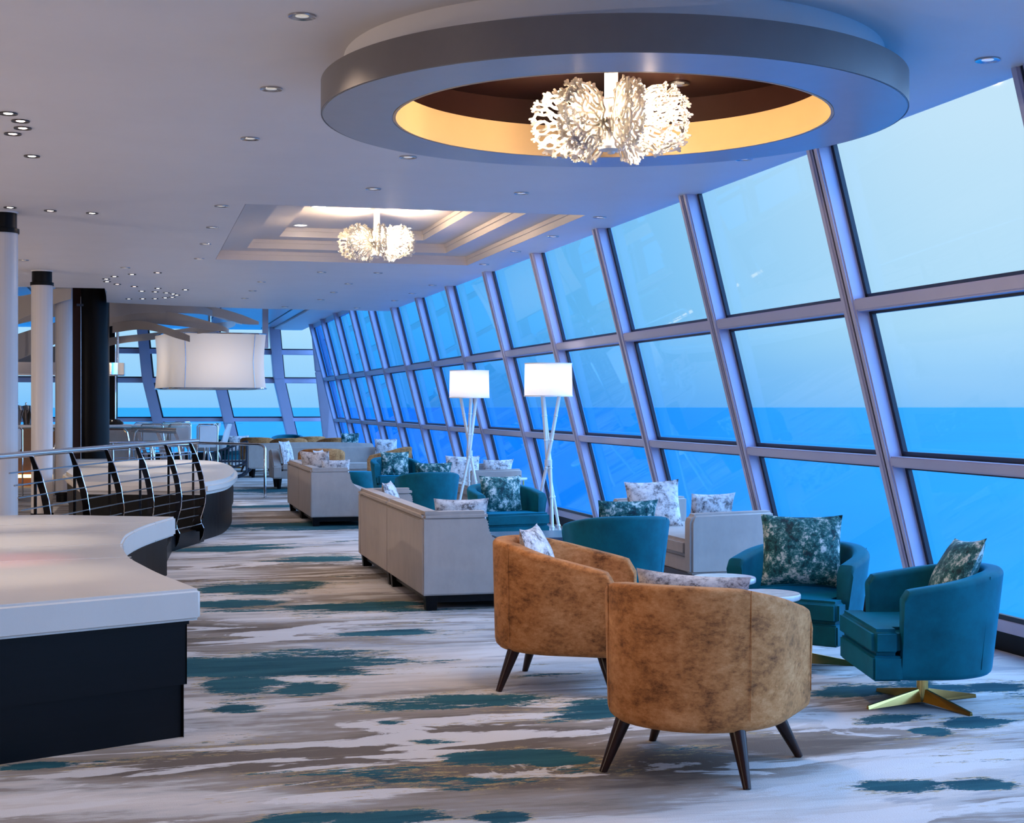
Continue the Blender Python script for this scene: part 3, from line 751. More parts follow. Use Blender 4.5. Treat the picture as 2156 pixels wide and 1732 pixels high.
# ------------------------------------------------------------------ coral chandeliers
def coral_frond(seed):
    rnd = random.Random(seed); b = MB(); T = 0.004
    def quad(x0, z0, x1, z1, w0, w1):
        dx, dz = x1 - x0, z1 - z0; L = math.hypot(dx, dz) or 1e-6; nx, nzz = -dz / L, dx / L
        b.slab([(x0 + nx * w0, -T, z0 + nzz * w0), (x1 + nx * w1, -T, z1 + nzz * w1), (x1 - nx * w1, -T, z1 - nzz * w1), (x0 - nx * w0, -T, z0 - nzz * w0)], (0, 2 * T, 0))
    def disc(x, z, r):
        b.slab([(x + r * math.cos(2 * PI * k / 8), -T, z + r * math.sin(2 * PI * k / 8)) for k in range(8)], (0, 2 * T, 0))
    nodes = [(0.03, -0.02)]
    def ok(x, z, px, pz):
        if not (abs((x - 0.17) / 0.165) ** 2.4 + abs((z + 0.0) / 0.19) ** 2.4 < 1.0): return False
        return all(math.hypot(x - a, z - c) > 0.0265 or (a == px and c == pz) for a, c in nodes)
    tips = [(0.03, -0.02, a) for a in (-1.3, -0.8, -0.3, 0.2, 0.7, 1.2)]
    for it in range(34):
        new = []
        for (x, z, a) in tips:
            kids = [a + rnd.uniform(-0.8, 0.8)] if rnd.random() < 0.4 else [a + rnd.uniform(0.4, 1.0), a - rnd.uniform(0.4, 1.0)]
            grown = 0
            for a2 in kids:
                L = rnd.uniform(0.026, 0.033)
                for tr_ in (0, 0.5, -0.5, 1.0, -1.0):
                    x1, z1 = x + L * math.cos(a2 + tr_), z + L * math.sin(a2 + tr_)
                    if ok(x1, z1, x, z):
                        quad(x, z, x1, z1, 0.0068, 0.0068); disc(x1, z1, 0.0068)
                        nodes.append((x1, z1)); new.append((x1, z1, a2 + tr_)); grown += 1; break
            if not grown:
                disc(x, z, 0.0082)
                if math.hypot(x - 0.15, z) > 0.12:
                    for da in (-0.9, 0.0, 0.9):
                        xa, za = x + 0.020 * math.cos(a + da), z + 0.020 * math.sin(a + da)
                        quad(x, z, xa, za, 0.0058, 0.0062); disc(xa, za, 0.0072)
        tips = new
        if not tips: break
    for i, (x, z) in enumerate(nodes):
        for (x1, z1) in nodes[i + 1:]:
            if 0.027 < math.hypot(x - x1, z - z1) < 0.040 and rnd.random() < 0.16: quad(x, z, x1, z1, 0.0058, 0.0058)
    return b
def chandelier(label, loc, stem_top):
    t = thing('coral_chandelier', label, 'chandelier', loc)
    s = 1.0
    b = MB(); b.box(-0.028, 0.028, -0.028, 0.028, 0.10, stem_top - loc[2]); b.build('stem', M_white, t, bevel=0.004)
    MB().lathe([(0.0, stem_top - loc[2] - 0.02), (0.10, stem_top - loc[2] - 0.018), (0.10, stem_top - loc[2] - 0.002), (0.0, stem_top - loc[2])], 28).build('ceiling_rose', M_white, t, smooth=True)
    MB().lathe([(0.0, -0.165), (0.018, -0.16), (0.02, -0.15), (0.065, -0.142), (0.07, -0.13), (0.045, -0.12), (0.045, 0.11), (0.03, 0.12), (0, 0.12)], 24).build('hub', M_white, t, smooth=True)
    fr = [coral_frond(s_).build('coral_frond', M_coral, None) for s_ in (3, 8, 21)]
    for k in range(13):
        a = 2 * PI * k / 13 + 0.12
        src = fr[k % 3]
        o = src if k < 3 else src.copy()
        if k >= 3: COL.objects.link(o)
        o.parent = t; rad = 0.055
        o.location = (rad * math.cos(a), rad * math.sin(a), 0.0); o.rotation_euler = (0, 0, a + (0.22 if k % 2 else -0.18)); 
        sc_ = (1.0, 1, 0.88) if k % 2 else (1.04, 1, 0.82)
        o.scale = sc_
    for k in range(6):
        a = 2 * PI * (k + 0.5) / 6; ca, sa = math.cos(a), math.sin(a)
        arm = MB().tube([(0.04 * ca, 0.04 * sa, -0.05), (0.10 * ca, 0.10 * sa, -0.10), (0.18 * ca, 0.18 * sa, -0.09), (0.20 * ca, 0.20 * sa, -0.03)], 0.006, 8).build('arm', M_white, t, smooth=True)
        MB().lathe([(0.0, -0.03), (0.014, -0.03), (0.014, 0.02), (0.0, 0.02)], 12, (0.20 * ca, 0.20 * sa, 0)).build('socket', M_white, arm, smooth=True)
        MB().lathe([(0.0, 0.02), (0.012, 0.025), (0.016, 0.045), (0.009, 0.075), (0.0, 0.09)], 12, (0.20 * ca, 0.20 * sa, 0)).build('bulb', M_candle, arm, smooth=True)
    for k in range(4):
        a = 2 * PI * k / 4 + 0.5
        point('chandelier_light', (0.25 * math.cos(a), 0.25 * math.sin(a), 0.03), CHAND_W / 4, (1.0, 0.74, 0.48), 0.05, t)
    return t
chandelier('white coral chandelier inside the big round ring', (RC[0], RC[1], 2.975), 3.325)
chandelier('white coral chandelier hanging in the stepped coffer', (2.43, 15.3, 3.24), 3.587)

# ------------------------------------------------------------------ columns
def column(x, y, label, full=True, top=CZ):
    t = thing('column', label, 'column', (x, y, 0), 0, 'white columns')
    MB().lathe([(0.0, 0.16), (0.134, 0.16), (0.134, top - 0.19), (0, top - 0.19)], 40).build('shaft', M_column, t, smooth=True)
    MB().lathe([(0.0, 0.0), (0.12, 0.0), (0.12, 0.11), (0.142, 0.115), (0.142, 0.16), (0, 0.16)], 40).build('base_cap', M_black, t, smooth=True)
    MB().lathe([(0.0, top - 0.19), (0.146, top - 0.19), (0.146, top - 0.15), (0.125, top - 0.145), (0.125, top), (0, top)], 40).build('top_cap', M_black, t, smooth=True)
    MB().lathe([(0.0, top - 0.012), (0.136, top - 0.012), (0.136, top), (0, top)], 40).build('ceiling_collar', M_white, t, smooth=True)
column(-1.165, 13.91, 'nearest white round column with black caps')
column(-1.18, 19.86, 'middle white round column with black caps')
column(-1.13, 24.64, 'farthest white round column with a black foot', top=HZ)

# black pillar and panel
pil = thing('black_pillar', 'gloss black round pillar beside the bar', 'pillar', (-0.684, 25.865, 0))
MB().lathe([(0, 0), (0.235, 0), (0.235, HZ), (0, HZ)], 48).build('shaft', M_black, pil, smooth=True)
MB().box(-0.50, -0.215, -0.05, 0.10, 0, HZ).build('side_panel', M_darkbrown, pil)['label'] = 'dark brown side panel'
MB().tube([(-0.225, -0.10, 0.0), (-0.225, -0.10, HZ - 0.3)], 0.008, 8).build('edge_strip', M_steel, pil, smooth=True)
MB().box(-0.29, -0.16, -0.15, -0.09, HZ - 0.46, HZ - 0.42).build('bracket', M_navy, pil)
p2 = thing('black_pillar', 'narrow black pillar behind the gloss black round one', 'pillar', (-0.66, 32.6, 0))
MB().box(-0.10, 0.26, -0.2, 0.2, 0, HZ).build('panel', M_black, p2)
MB().tube([(0.22, -0.22, 0.0), (0.22, -0.22, HZ)], 0.02, 8).build('edge_strip', M_chrome, p2, smooth=True)

# ------------------------------------------------------------------ chairs
def u_path(hw, yb, yf, n=40):
    """outline of a tub shell from right arm tip round the back to the left arm tip; returns (x, y, nx, ny, s) with s = angle round the back"""
    pts = []
    R = hw; cy = yb + R * 1.02
    m = 8
    for i in range(m): pts.append((hw, yf + (cy - yf) * i / m, 1, 0, PI / 2 + (yf - cy) * (1 - i / m) / R))
    for i in range(n + 1):
        a = -PI * i / n
        nx, ny = math.cos(a), math.sin(a)
        pts.append((R * nx, cy + R * 1.02 * ny, nx, ny, abs(PI / 2 - (-a))))
    for i in range(1, m + 1): pts.append((-hw, cy + (yf - cy) * i / m, -1, 0, PI / 2 + (yf - cy) * (i / m) / R))
    return pts
def tub_shell(hw, yb, yf, zb, ztop, ztip, th, taper=0.0, tipround=0.05, flat=0.75, bot_r=0.04):
    P = u_path(hw, yb, yf); b = MB(); v = []; f = []
    smax = P[0][4]
    N = len(P)
    for i, (x, y, nx, ny, s) in enumerate(P):
        if s < flat: zt = ztop - 0.012 * (s / flat) ** 2
        else:
            u = (s - flat) / (smax - flat); zt = ztop - 0.012 - (ztop - 0.012 - ztip) * (u ** 1.05)
        # round the very tip
        dist = abs(y - yf) if (i < 9 or i > N - 10) else 9
        if dist < tipround: zt -= tipround * (1 - math.sqrt(max(0, 1 - (1 - dist / tipround) ** 2)))
        r = th / 2
        prof = []
        h = zt - zb
        def out(z): return -taper * (1 - (z - zb) / h) ** 1.0
        # outer bottom round, outer face, rounded top, inner face
        for k in range(4):
            a = PI / 2 * k / 3; prof.append((-bot_r * (1 - math.sin(a)) + out(zb), zb + bot_r * (1 - math.cos(a))))
        prof.append((out(zb + h * 0.5), zb + h * 0.5))
        tr = min(r, 0.028)
        for k in range(5):
            a = PI / 2 * k / 4; prof.append((-tr + tr * math.cos(a), zt - tr + tr * math.sin(a)))
        for k in range(5):
            a = PI / 2 * k / 4; prof.append((-th + tr - tr * math.sin(a), zt - tr + tr * math.cos(a)))
        prof.append((-th, zb + 0.08)); prof.append((-th + out(zb), zb))
        for (o_, z) in prof: v.append((x + nx * o_, y + ny * o_, z))
    m = len(prof)
    for i in range(N - 1):
        for k in range(m):
            k2 = (k + 1) % m
            f.append((i * m + k, i * m + k2, (i + 1) * m + k2, (i + 1) * m + k))
    f.append(tuple(range(m))); f.append(tuple((N - 1) * m + k for k in reversed(range(m))))
    return b.add(v, f)
def d_outline(hw, yb, yf, inset, n=24):
    R = hw - inset; cy = yb + hw * 1.02
    pts = [(R, yf)]
    for i in range(n + 1):
        a = -PI * i / n; pts.append((R * math.cos(a), cy + (hw * 1.02 - inset) * math.sin(a)))
    pts.append((-R, yf)); return pts
def barrel_chair(label, grp):
    t = thing('barrel_chair', label, 'armchair', (0, 0, 0), 0, grp)
    hw, yb, yf = 0.405, -0.40, 0.34
    sh = tub_shell(hw, yb, yf, 0.208, 0.805, 0.655, 0.105, 0.012, 0.06, 0.85, 0.05).build('shell', M_brown, t, smooth=True)
    MB().prism(d_outline(hw, yb, yf - 0.02, 0.06), 0.215, 0.33).build('seat_base', M_brown, t, smooth=True, bevel=0.012)
    MB().prism(d_outline(hw, yb, yf + 0.0, 0.112), 0.33, 0.455).build('seat_cushion', M_brown, t, smooth=True, bevel=0.03, seg=3)
    for sgn in (1, -1):
        a = sgn * 0.89; cy = yb + hw * 1.02
        x, y = hw * math.sin(a), cy - hw * 1.02 * math.cos(a)
        MB().tube([(x * 0.985, y * 0.985 + 0.0, 0.26), (x * 1.0, y, 0.45), (x * 1.002, y, 0.79)], 0.0022, 6).build('seam', M_brown, sh)
        MB().tube([(sgn * hw * 0.995, yf - 0.028, 0.30), (sgn * hw * 1.0, yf - 0.028, 0.60)], 0.0025, 6).build('seam', M_brown, sh)
    for sx, sy in ((1, 1), (-1, 1), (1, -1), (-1, -1)):
        top = Vector((sx * 0.245, (0.25 if sy > 0 else -0.225), 0.235)); bot = Vector((sx * (0.345 if sy > 0 else 0.315), (0.335 if sy > 0 else -0.30), 0.0))
        MB().tube([bot, top], 0.02, 16, rs=[0.0165, 0.036]).build('leg', M_legwood, t, smooth=True)
    return t
def swivel_chair(label, grp):
    t = thing('swivel_chair', label, 'armchair', (0, 0, 0), 0, grp)
    hw, yb, yf = 0.395, -0.40, 0.20
    sh = tub_shell(hw, yb, yf, 0.175, 0.715, 0.625, 0.10, 0.055, 0.035, 0.80, 0.03).build('shell', M_teal, t, smooth=True)
    pts = d_outline(hw, yb, yf, 0.07)
    base = [(0.355, 0.345), (0.355, 0.198), (0.30, 0.198)] + d_outline(hw, yb, yf, 0.09)[1:-1] + [(-0.30, 0.198), (-0.355, 0.198), (-0.355, 0.345)]
    MB().prism(base, 0.178, 0.30).build('seat_base', M_teal, t, smooth=True, bevel=0.010)
    cu = [(0.36, 0.35), (0.36, 0.208), (0.292, 0.208)] + d_outline(hw, yb, yf, 0.105)[1:-1] + [(-0.292, 0.208), (-0.36, 0.208), (-0.36, 0.35)]
    MB().prism(cu, 0.303, 0.435).build('seat_cushion', M_teal, t, smooth=True, bevel=0.024, seg=3)
    for sgn in (1, -1):
        a = sgn * 0.89; cy = yb + hw * 1.02
        x, y = hw * math.sin(a), cy - hw * 1.02 * math.cos(a)
        MB().tube([(x * 0.87, y * 0.87, 0.22), (x * 0.93, y * 0.93, 0.45), (x, y, 0.69)], 0.002, 6).build('seam', M_teal, sh)
    MB().lathe([(0, 0.01), (0.03, 0.01), (0.032, 0.02), (0.030, 0.05), (0.030, 0.18), (0, 0.18)], 24).build('column', M_brass, t, smooth=True)
    for k in range(4):
        a = 0.436 + k * PI / 2; ca, sa = math.cos(a), math.sin(a); w_ = 0.012
        def pt(r, s, z): return (r * ca - s * sa, r * sa + s * ca, z)
        MB().hexa([pt(0.02, -w_ * 1.6, 0.012), pt(0.355, -w_ * 0.8, 0.0), pt(0.355, w_ * 0.8, 0.0), pt(0.02, w_ * 1.6, 0.012),
                   pt(0.02, -w_ * 0.6, 0.078), pt(0.355, -w_ * 0.5, 0.018), pt(0.355, w_ * 0.5, 0.018), pt(0.02, w_ * 0.6, 0.078)]).build('foot_blade', M_brass, t)
    return t
BG, TG = 'brown velvet barrel chairs', 'teal velvet swivel chairs'
A = barrel_chair('nearest brown velvet barrel chair, its back to the camera', BG)
A.location = (2.335, 5.94, 0); A.rotation_euler = (0, 0, face(0.66, 0.75))
dup(A, (2.30, 7.86, 0), face(0.885, -0.466), 'brown velvet barrel chair left of the nearest one, facing the marble tables')
dup(A, (4.36, 26.0, 0), face(-0.95, 0.3), 'brown barrel chair behind the teal armchair near the far windows')
dup(A, (3.09, 25.5, 0), face(0.1, 1), 'brown barrel chair seen over the cushions of the farther high sofa')
C = swivel_chair('nearest teal swivel chair on a brass star foot', TG)
C.location = (3.94, 6.88, 0); C.rotation_euler = (0, 0, face(-0.97, 0.235))
dup(C, (3.83, 8.08, 0), face(-0.74, -0.67), 'teal swivel chair with a big cushion behind the marble tables')
dup(C, (3.58, 10.78, 0), face(0.02, 1), 'teal swivel chair seen from behind, beside the window daybed')
dup(C, (3.56, 18.3, 0), face(0.0, 1), 'teal swivel chair seen from behind, left of the farther floor lamp')
dup(C, (3.72, 14.95, 0), face(0.18, -0.98), 'teal swivel chair facing the coffee table between the floor lamps')
dup(C, (3.98, 23.2, 0), face(0.1, -0.99), 'teal swivel chair facing forward in front of the far brown chair')
# the far cluster near the forward windows
for (x, y, fx_, fy_, br), lb in zip([(2.20, 36.9, 0.6, -0.8, 0), (2.75, 34.9, 0.3, 1, 1), (3.70, 37.6, -0.2, -1, 0), (3.35, 33.8, 0, 1, 1), (3.98, 35.5, -0.3, 1, 1), (4.42, 34.0, -0.2, 1, 1)],
                                    ['leftmost teal armchair of the far cluster', 'brown chair back just right of the leftmost teal armchair', 'teal armchair at the back of the far cluster',
                                     'lowest brown chair back above the far sofa', 'widest brown chair back in the far cluster', 'rightmost brown chair back of the far cluster']):
    dup(A if br else C, (x, y, 0), face(fx_, fy_), lb, 'armchairs of the far cluster', scale=(1.05, 1.05, 1.12 if not br else 1.0))

# ------------------------------------------------------------------ cushions
def cushion_mesh(w_, h_, th, seed):
    rnd = random.Random(seed); n = 18; b = MB(); v = []; f = []
    ph = rnd.uniform(0, 6)
    for side in (1, -1):
        for j in range(n + 1):
            for i in range(n + 1):
                u, t = i / n * 2 - 1, j / n * 2 - 1
                pin = 1 - 0.075 * (1 - abs(t) ** 2.2) * (abs(u) ** 3) ; pin2 = 1 - 0.085 * (1 - abs(u) ** 2.2) * (abs(t) ** 3)
                x = u * w_ / 2 * pin; z = t * h_ / 2 * pin2
                d = max(0, (1 - u * u)) ** 0.55 * max(0, (1 - t * t)) ** 0.55
                wr = 0.005 * math.sin(7 * u + ph) * math.cos(5 * t + ph * 2) * d
                v.append((x, side * (d * th / 2 + wr), z))
    m = (n + 1) ** 2
    for j in range(n):
        for i in range(n):
            a = j * (n + 1) + i
            f.append((a, a + 1, a + n + 2, a + n + 1)); f.append((m + a, m + a + n + 1, m + a + n + 2, m + a + 1))
    # stitch the rim
    rim = [i for i in range(n + 1)] + [j * (n + 1) + n for j in range(1, n + 1)] + [n * (n + 1) + i for i in range(n - 1, -1, -1)] + [j * (n + 1) for j in range(n - 1, 0, -1)]
    for a, c in zip(rim, rim[1:] + rim[:1]): f.append((a, c, m + c, m + a))
    return b.add(v, f)
cn = 0
def cushion(label, kind, loc, fx_, fy_, lean, w_=0.5, h_=0.5, th=0.15, roll=0.0, grp=None):
    global cn
    cn += 1
    o = cushion_mesh(w_, h_, th, cn).build('cushion', M_cteal if kind == 't' else M_cgrey, None, smooth=True)
    o.location = loc
    R_ = Matrix.Rotation(face(fx_, fy_), 4, 'Z') @ Matrix.Rotation(lean, 4, 'X') @ Matrix.Rotation(roll, 4, 'Y')
    o.rotation_euler = R_.to_euler()
    tag(o, label, 'cushion', grp)
    return o
G1 = 'marbled velvet cushions'
cushion('pale grey cushion barely showing over the nearest barrel chair', 'g', (2.37, 6.10, 0.635), 0.45, 0.85, 0.35, 0.50, 0.38, 0.14, roll=0.06, grp=G1)
cushion('pale grey cushion inside the left brown barrel chair', 'g', (2.17, 7.91, 0.66), 0.885, -0.466, 0.30, 0.44, 0.44, 0.15, grp=G1)
cushion('teal and silver cushion in the nearest teal swivel chair', 't', (4.10, 6.86, 0.635), -0.97, 0.235, 0.45, 0.46, 0.48, 0.16, roll=0.1, grp=G1)
cushion('large teal and silver cushion in the chair behind the marble tables', 't', (3.82, 8.06, 0.68), -0.42, -0.9, 0.18, 0.48, 0.43, 0.16, grp=G1)
cushion('teal lumbar cushion over the teal chair back beside the daybed', 't', (3.62, 10.7, 0.66), 0.02, 1, 0.28, 0.48, 0.34, 0.14, grp=G1)
cushion('teal lumbar cushion over the teal chair back by the farther lamp', 't', (3.6, 18.2, 0.665), 0, 1, 0.28, 0.48, 0.34, 0.14, grp=G1)
cushion('large teal cushion in the chair facing the coffee table', 't', (3.7, 15.02, 0.6), 0.06, -0.99, 0.2, 0.46, 0.42, 0.15, grp=G1)
cushion('teal cushion in the far chair facing forward', 't', (3.98, 23.22, 0.6), -0.05, -0.99, 0.2, 0.46, 0.42, 0.15, grp=G1)
cushion('small pale cushion beside the leftmost far teal armchair', 'g', (2.42, 36.4, 0.62), 0.3, -1, 0.3, 0.55, 0.4, 0.15, grp=G1)

# ------------------------------------------------------------------ high beige sofas
def swoop(depth, ztop, zseat, flat, zb):
    pts = [(0, zb), (0, ztop), (flat - 0.05, ztop)]
    for k in range(1, 5):
        a = PI / 2 * k / 4; pts.append((flat - 0.05 + 0.05 * math.sin(a), ztop - 0.05 * (1 - math.cos(a))))
    dz = ztop - 0.05 - zseat
    for k in range(1, 9):
        a = PI / 2 * k / 8; pts.append((flat + (depth - 0.03 - flat) * (1 - math.cos(a)), ztop - 0.05 - dz * math.sin(a)))
    pts += [(depth, zseat - 0.02), (depth, zb)]
    return pts
def high_sofa(label, L):
    t = thing('high_back_sofa', label, 'sofa')
    D, ZT, zb = 0.86, 0.735, 0.115
    half = L / 2
    for k in range(2):
        MB().box(0, 0.13, k * half + (0 if k == 0 else 0.002), (k + 1) * half - (0.002 if k == 0 else 0), zb, ZT - 0.055).build('back_panel', M_beige, t, bevel=0.008, smooth=True)
        MB().box(-0.006, 0.145, k * half - (0.006 if k == 0 else -0.003), (k + 1) * half + (0.006 if k == 1 else -0.003), ZT - 0.065, ZT + 0.008).build('top_roll', M_beige, t, bevel=0.026, seg=4, smooth=True)
    for y0 in (0.0, L - 0.13):
        pr = swoop(D, ZT - 0.04, 0.42, 0.50, zb); oy = -0.004 if y0 == 0.0 else 0.004
        arm = MB().slab([(x - 0.004 if x == 0 else x, y0 + oy, z) for x, z in pr], (0, 0.13, 0)).build('arm', M_beige, t, bevel=0.010, smooth=True)
        MB().box(-0.008, 0.500, y0 - 0.008, y0 + 0.138, ZT - 0.065, ZT + 0.008).build('arm_roll', M_beige, arm, bevel=0.026, seg=4, smooth=True)
        b = MB()
        path = pr[3:-2]
        for (xa, za), (xb, zb_) in zip(path, path[1:]):
            n = max(1, int(math.hypot(xb - xa, zb_ - za) / 0.02))
            for q_ in range(n):
                x = xa + (xb - xa) * q_ / n; z = za + (zb_ - za) * q_ / n
                for yy in (y0 + 0.012, y0 + 0.118):
                    b.lathe([(0, -0.005), (0.005, 0), (0, 0.005)], 6, (x + 0.002, yy + oy, z))
        b.build('nailhead_trim', M_chrome, arm)
    MB().box(0.12, D - 0.02, 0.12, L - 0.12, zb, 0.30).build('seat_base', M_beige, t, bevel=0.01, smooth=True)
    n = 3; w_ = (L - 0.26) / n
    for k in range(n):
        MB().box(0.14, D + 0.0, 0.13 + k * w_ + 0.004, 0.13 + (k + 1) * w_ - 0.004, 0.30, 0.43).build('seat_cushion', M_beige, t, bevel=0.028, seg=3, smooth=True)
    MB().box(0.06, D - 0.06, 0.06, L - 0.06, 0.055, zb).build('plinth', M_black, t)
    for x in (0.02, D - 0.12):
        for y in (0.02, half - 0.13, half + 0.03, L - 0.12):
            MB().hexa([(x + .01, y + .01, 0), (x + .09, y + .01, 0), (x + .09, y + .09, 0), (x + .01, y + .09, 0), (x, y, zb + .003), (x + .1, y, zb + .003), (x + .1, y + .1, zb + .003), (x, y + .1, zb + .003)]).build('foot', M_black, t)
    return t
S1 = high_sofa('nearer high-backed beige sofa along the aisle', 3.30); S1.location = (2.075, 10.86, 0)
S2 = dup(S1, (2.145, 18.82, 0), 0, 'farther high-backed beige sofa along the aisle'); S2.scale = (1, 0.9, 1)
cushion('pale grey cushion standing against the far arm of the nearer sofa', 'g', (2.33, 13.76, 0.62), 0.93, -0.35, 0.25, 0.42, 0.42, 0.15, grp=G1)
cushion('pale lumbar cushion with brown marks at the near end of the nearer sofa', 'g', (2.49, 11.45, 0.65), 0.1, 1, 0.3, 0.44, 0.33, 0.13, grp=G1)
cushion('pale blue grey cushion at the left in the farther sofa', 'g', (2.34, 19.9, 0.72), 0.5, 0.8, 0.3, 0.44, 0.44, 0.15, grp=G1)
cushion('small cushion just behind the left one in the farther sofa', 'g', (2.5, 20.6, 0.73), 0.8, -0.4, 0.3, 0.4, 0.4, 0.14, grp=G1)
cushion('lumbar cushion with brown marks in the farther sofa', 'g', (2.52, 19.28, 0.675), 0.1, 1, 0.3, 0.38, 0.34, 0.14, grp=G1)

# ------------------------------------------------------------------ window daybeds
def daybed(label, D=0.72, L=2.1):
    t = thing('daybed', label, 'daybed')
    zb = 0.185
    for y0 in (0.0, L - 0.15):
        MB().slab([(0.0, y0, zb), (0.0, y0, 0.60), (0.02, y0, 0.655), (0.05, y0, 0.67), (D, y0, 0.685), (D, y0, zb)], (0, 0.15, 0)).build('arm', M_beige, t, bevel=0.022, seg=3, smooth=True)
    MB().box(0.03, D - 0.01, 0.14, L - 0.14, zb, 0.315).build('seat_base', M_beige, t, bevel=0.01, smooth=True)
    MB().box(0.0, D - 0.01, 0.15, L - 0.15, 0.315, 0.455).build('seat_cushion', M_beige, t, bevel=0.03, seg=3, smooth=True)
    MB().box(0.03, D - 0.03, 0.03, L - 0.03, 0.10, zb).build('plinth', M_legwood, t)
    for x in (0.04, D - 0.12):
        for y in (0.04, L - 0.12): MB().box(x, x + 0.08, y, y + 0.08, 0, 0.10).build('foot', M_black, t)
    return t
F = daybed('beige daybed by the window behind the marble tables'); F.location = (4.29, 11.08, 0)
dup(F, (4.30, 19.2, 0), 0, 'beige daybed by the window between the two floor lamps')
cushion('large pale cushion standing at the far arm of the nearer daybed', 'g', (4.52, 12.6, 0.65), -0.2, -1, 0.3, 0.5, 0.44, 0.16, roll=0.05, grp=G1)
cushion('pale lumbar cushion at the near arm of the nearer daybed', 'g', (4.6, 11.42, 0.655), -0.15, 1, 0.25, 0.42, 0.34, 0.14, grp=G1)
cushion('large pale cushion at the far arm of the farther daybed', 'g', (4.52, 20.65, 0.62), -0.2, -1, 0.3, 0.5, 0.42, 0.16, grp=G1)
cushion('pale lumbar cushion right of the large one on the farther daybed', 'g', (4.76, 19.55, 0.655), -0.2, 1, 0.28, 0.46, 0.32, 0.14, grp=G1)

# ------------------------------------------------------------------ far beige sofas
def low_sofa(label, L, D=0.85):
    # local: faces -Y, back at +Y, runs along X
    t = thing('low_sofa', label, 'sofa'); zb = 0.19
    n = 24; v = []
    pts = [(x / n * L, 0.70 + 0.05 * math.sin(PI * x / n) ** 0.5) for x in range(n + 1)]
    MB().slab([(0, D - 0.14, zb)] + [(x, D - 0.14, z) for x, z in pts] + [(L, D - 0.14, zb)], (0, 0.14, 0)).build('back', M_beige, t, bevel=0.02, smooth=True)
    pr = [(0.0, zb), (0.0, 0.40)] + [(0.0 + (D - 0.14) * k / 8, 0.42 + 0.30 * math.sin(PI / 2 * k / 8)) for k in range(9)] + [(D - 0.14, zb)]
    for x0 in (0.0, L - 0.16):
        MB().slab([(x0, y, z) for y, z in pr], (0.16, 0, 0)).build('arm', M_beige, t, bevel=0.03, seg=3, smooth=True)
    MB().box(0.15, L - 0.15, 0.02, D - 0.15, zb, 0.33).build('seat_base', M_beige, t, bevel=0.01, smooth=True)
    MB().box(0.16, L - 0.16, 0.0, D - 0.16, 0.33, 0.46).build('seat_cushion', M_beige, t, bevel=0.03, smooth=True)
    for x in (0.12, L - 0.12):
        for y in (0.08, D - 0.1):
            MB().tube([(x, y, 0), (x, y, zb)], 0.03, 4, rs=[0.032, 0.055]).build('leg', M_black, t)
    return t
Ms = low_sofa('pale beige sofa with swept arm behind the farther high sofa', 2.55); Ms.location = (2.42, 27.35, 0)
Ns = low_sofa('long beige sofa seen from behind near the far cluster', 2.7); Ns.location = (4.98, 32.6, 0); Ns.rotation_euler = (0, 0, PI)
cushion('blue grey cushion in the swept-arm sofa, left end', 'g', (2.7, 27.62, 0.66), 0.85, -0.5, 0.25, 0.46, 0.46, 0.15, grp=G1)
cushion('small cushion above the far brown chair by the window', 'g', (4.60, 27.85, 0.74), -0.1, -1, 0.2, 0.44, 0.34, 0.15, grp=G1)
cushion('tiny teal cushion on the long far sofa by the window', 't', (4.62, 32.9, 0.76), -0.2, 1, 0.2, 0.44, 0.34, 0.15, grp=G1)
ot = thing('ottoman', 'dark teal ottoman in front of the far brown chairs', 'ottoman', (3.66, 24.9, 0))
MB().lathe([(0, 0.1), (0.24, 0.1), (0.25, 0.14), (0.25, 0.38), (0.22, 0.42), (0, 0.43)], 32).build('cushion_top', M_teal, ot, smooth=True)
MB().lathe([(0, 0.0), (0.2, 0.0), (0.2, 0.1), (0, 0.1)], 32).build('base', M_black, ot, smooth=True)

# ------------------------------------------------------------------ tables
def side_table(label, loc, r=0.175, h=0.60, grp='round marble side tables'):
    t = thing('side_table', label, 'table', loc, 0.4, grp)
    MB().lathe([(0, h - 0.028), (r - 0.004, h - 0.028), (r, h - 0.022), (r, h - 0.005), (r - 0.004, h), (0, h)], 48).build('table_top', M_marble, t, smooth=True)
    for k in range(4):
        a = PI / 4 + k * PI / 2; ca, sa = math.cos(a) * r * 0.72, math.sin(a) * r * 0.72
        MB().box(ca - 0.008, ca + 0.008, sa - 0.008, sa + 0.008, 0.0, h - 0.027).build('leg', M_brass, t)
    MB().ring([(r * 0.68, 0.0), (r * 0.78, 0.0), (r * 0.78, 0.012), (r * 0.68, 0.012)], 32).build('base_ring', M_brass, t)
    return t
side_table('farther round marble side table on brass legs', (3.12, 7.56, 0))
side_table('nearer round marble side table behind the front barrel chair', (3.06, 6.86, 0), 0.17)
side_table('small round marble side table in front of the farther daybed', (4.66, 18.25, 0), 0.175, 0.62)
cof = thing('coffee_table', 'low dark blue coffee table between teal chairs', 'table', (3.42, 12.5, 0), 0)
MB().box(-0.42, 0.42, -0.35, 0.35, 0.37, 0.41).build('table_top', M_navy, cof, bevel=0.004)
for x in (-0.38, 0.34):
    for y in (-0.31, 0.27): MB().box(x, x + 0.04, y, y + 0.04, 0, 0.37).build('leg', M_black, cof)

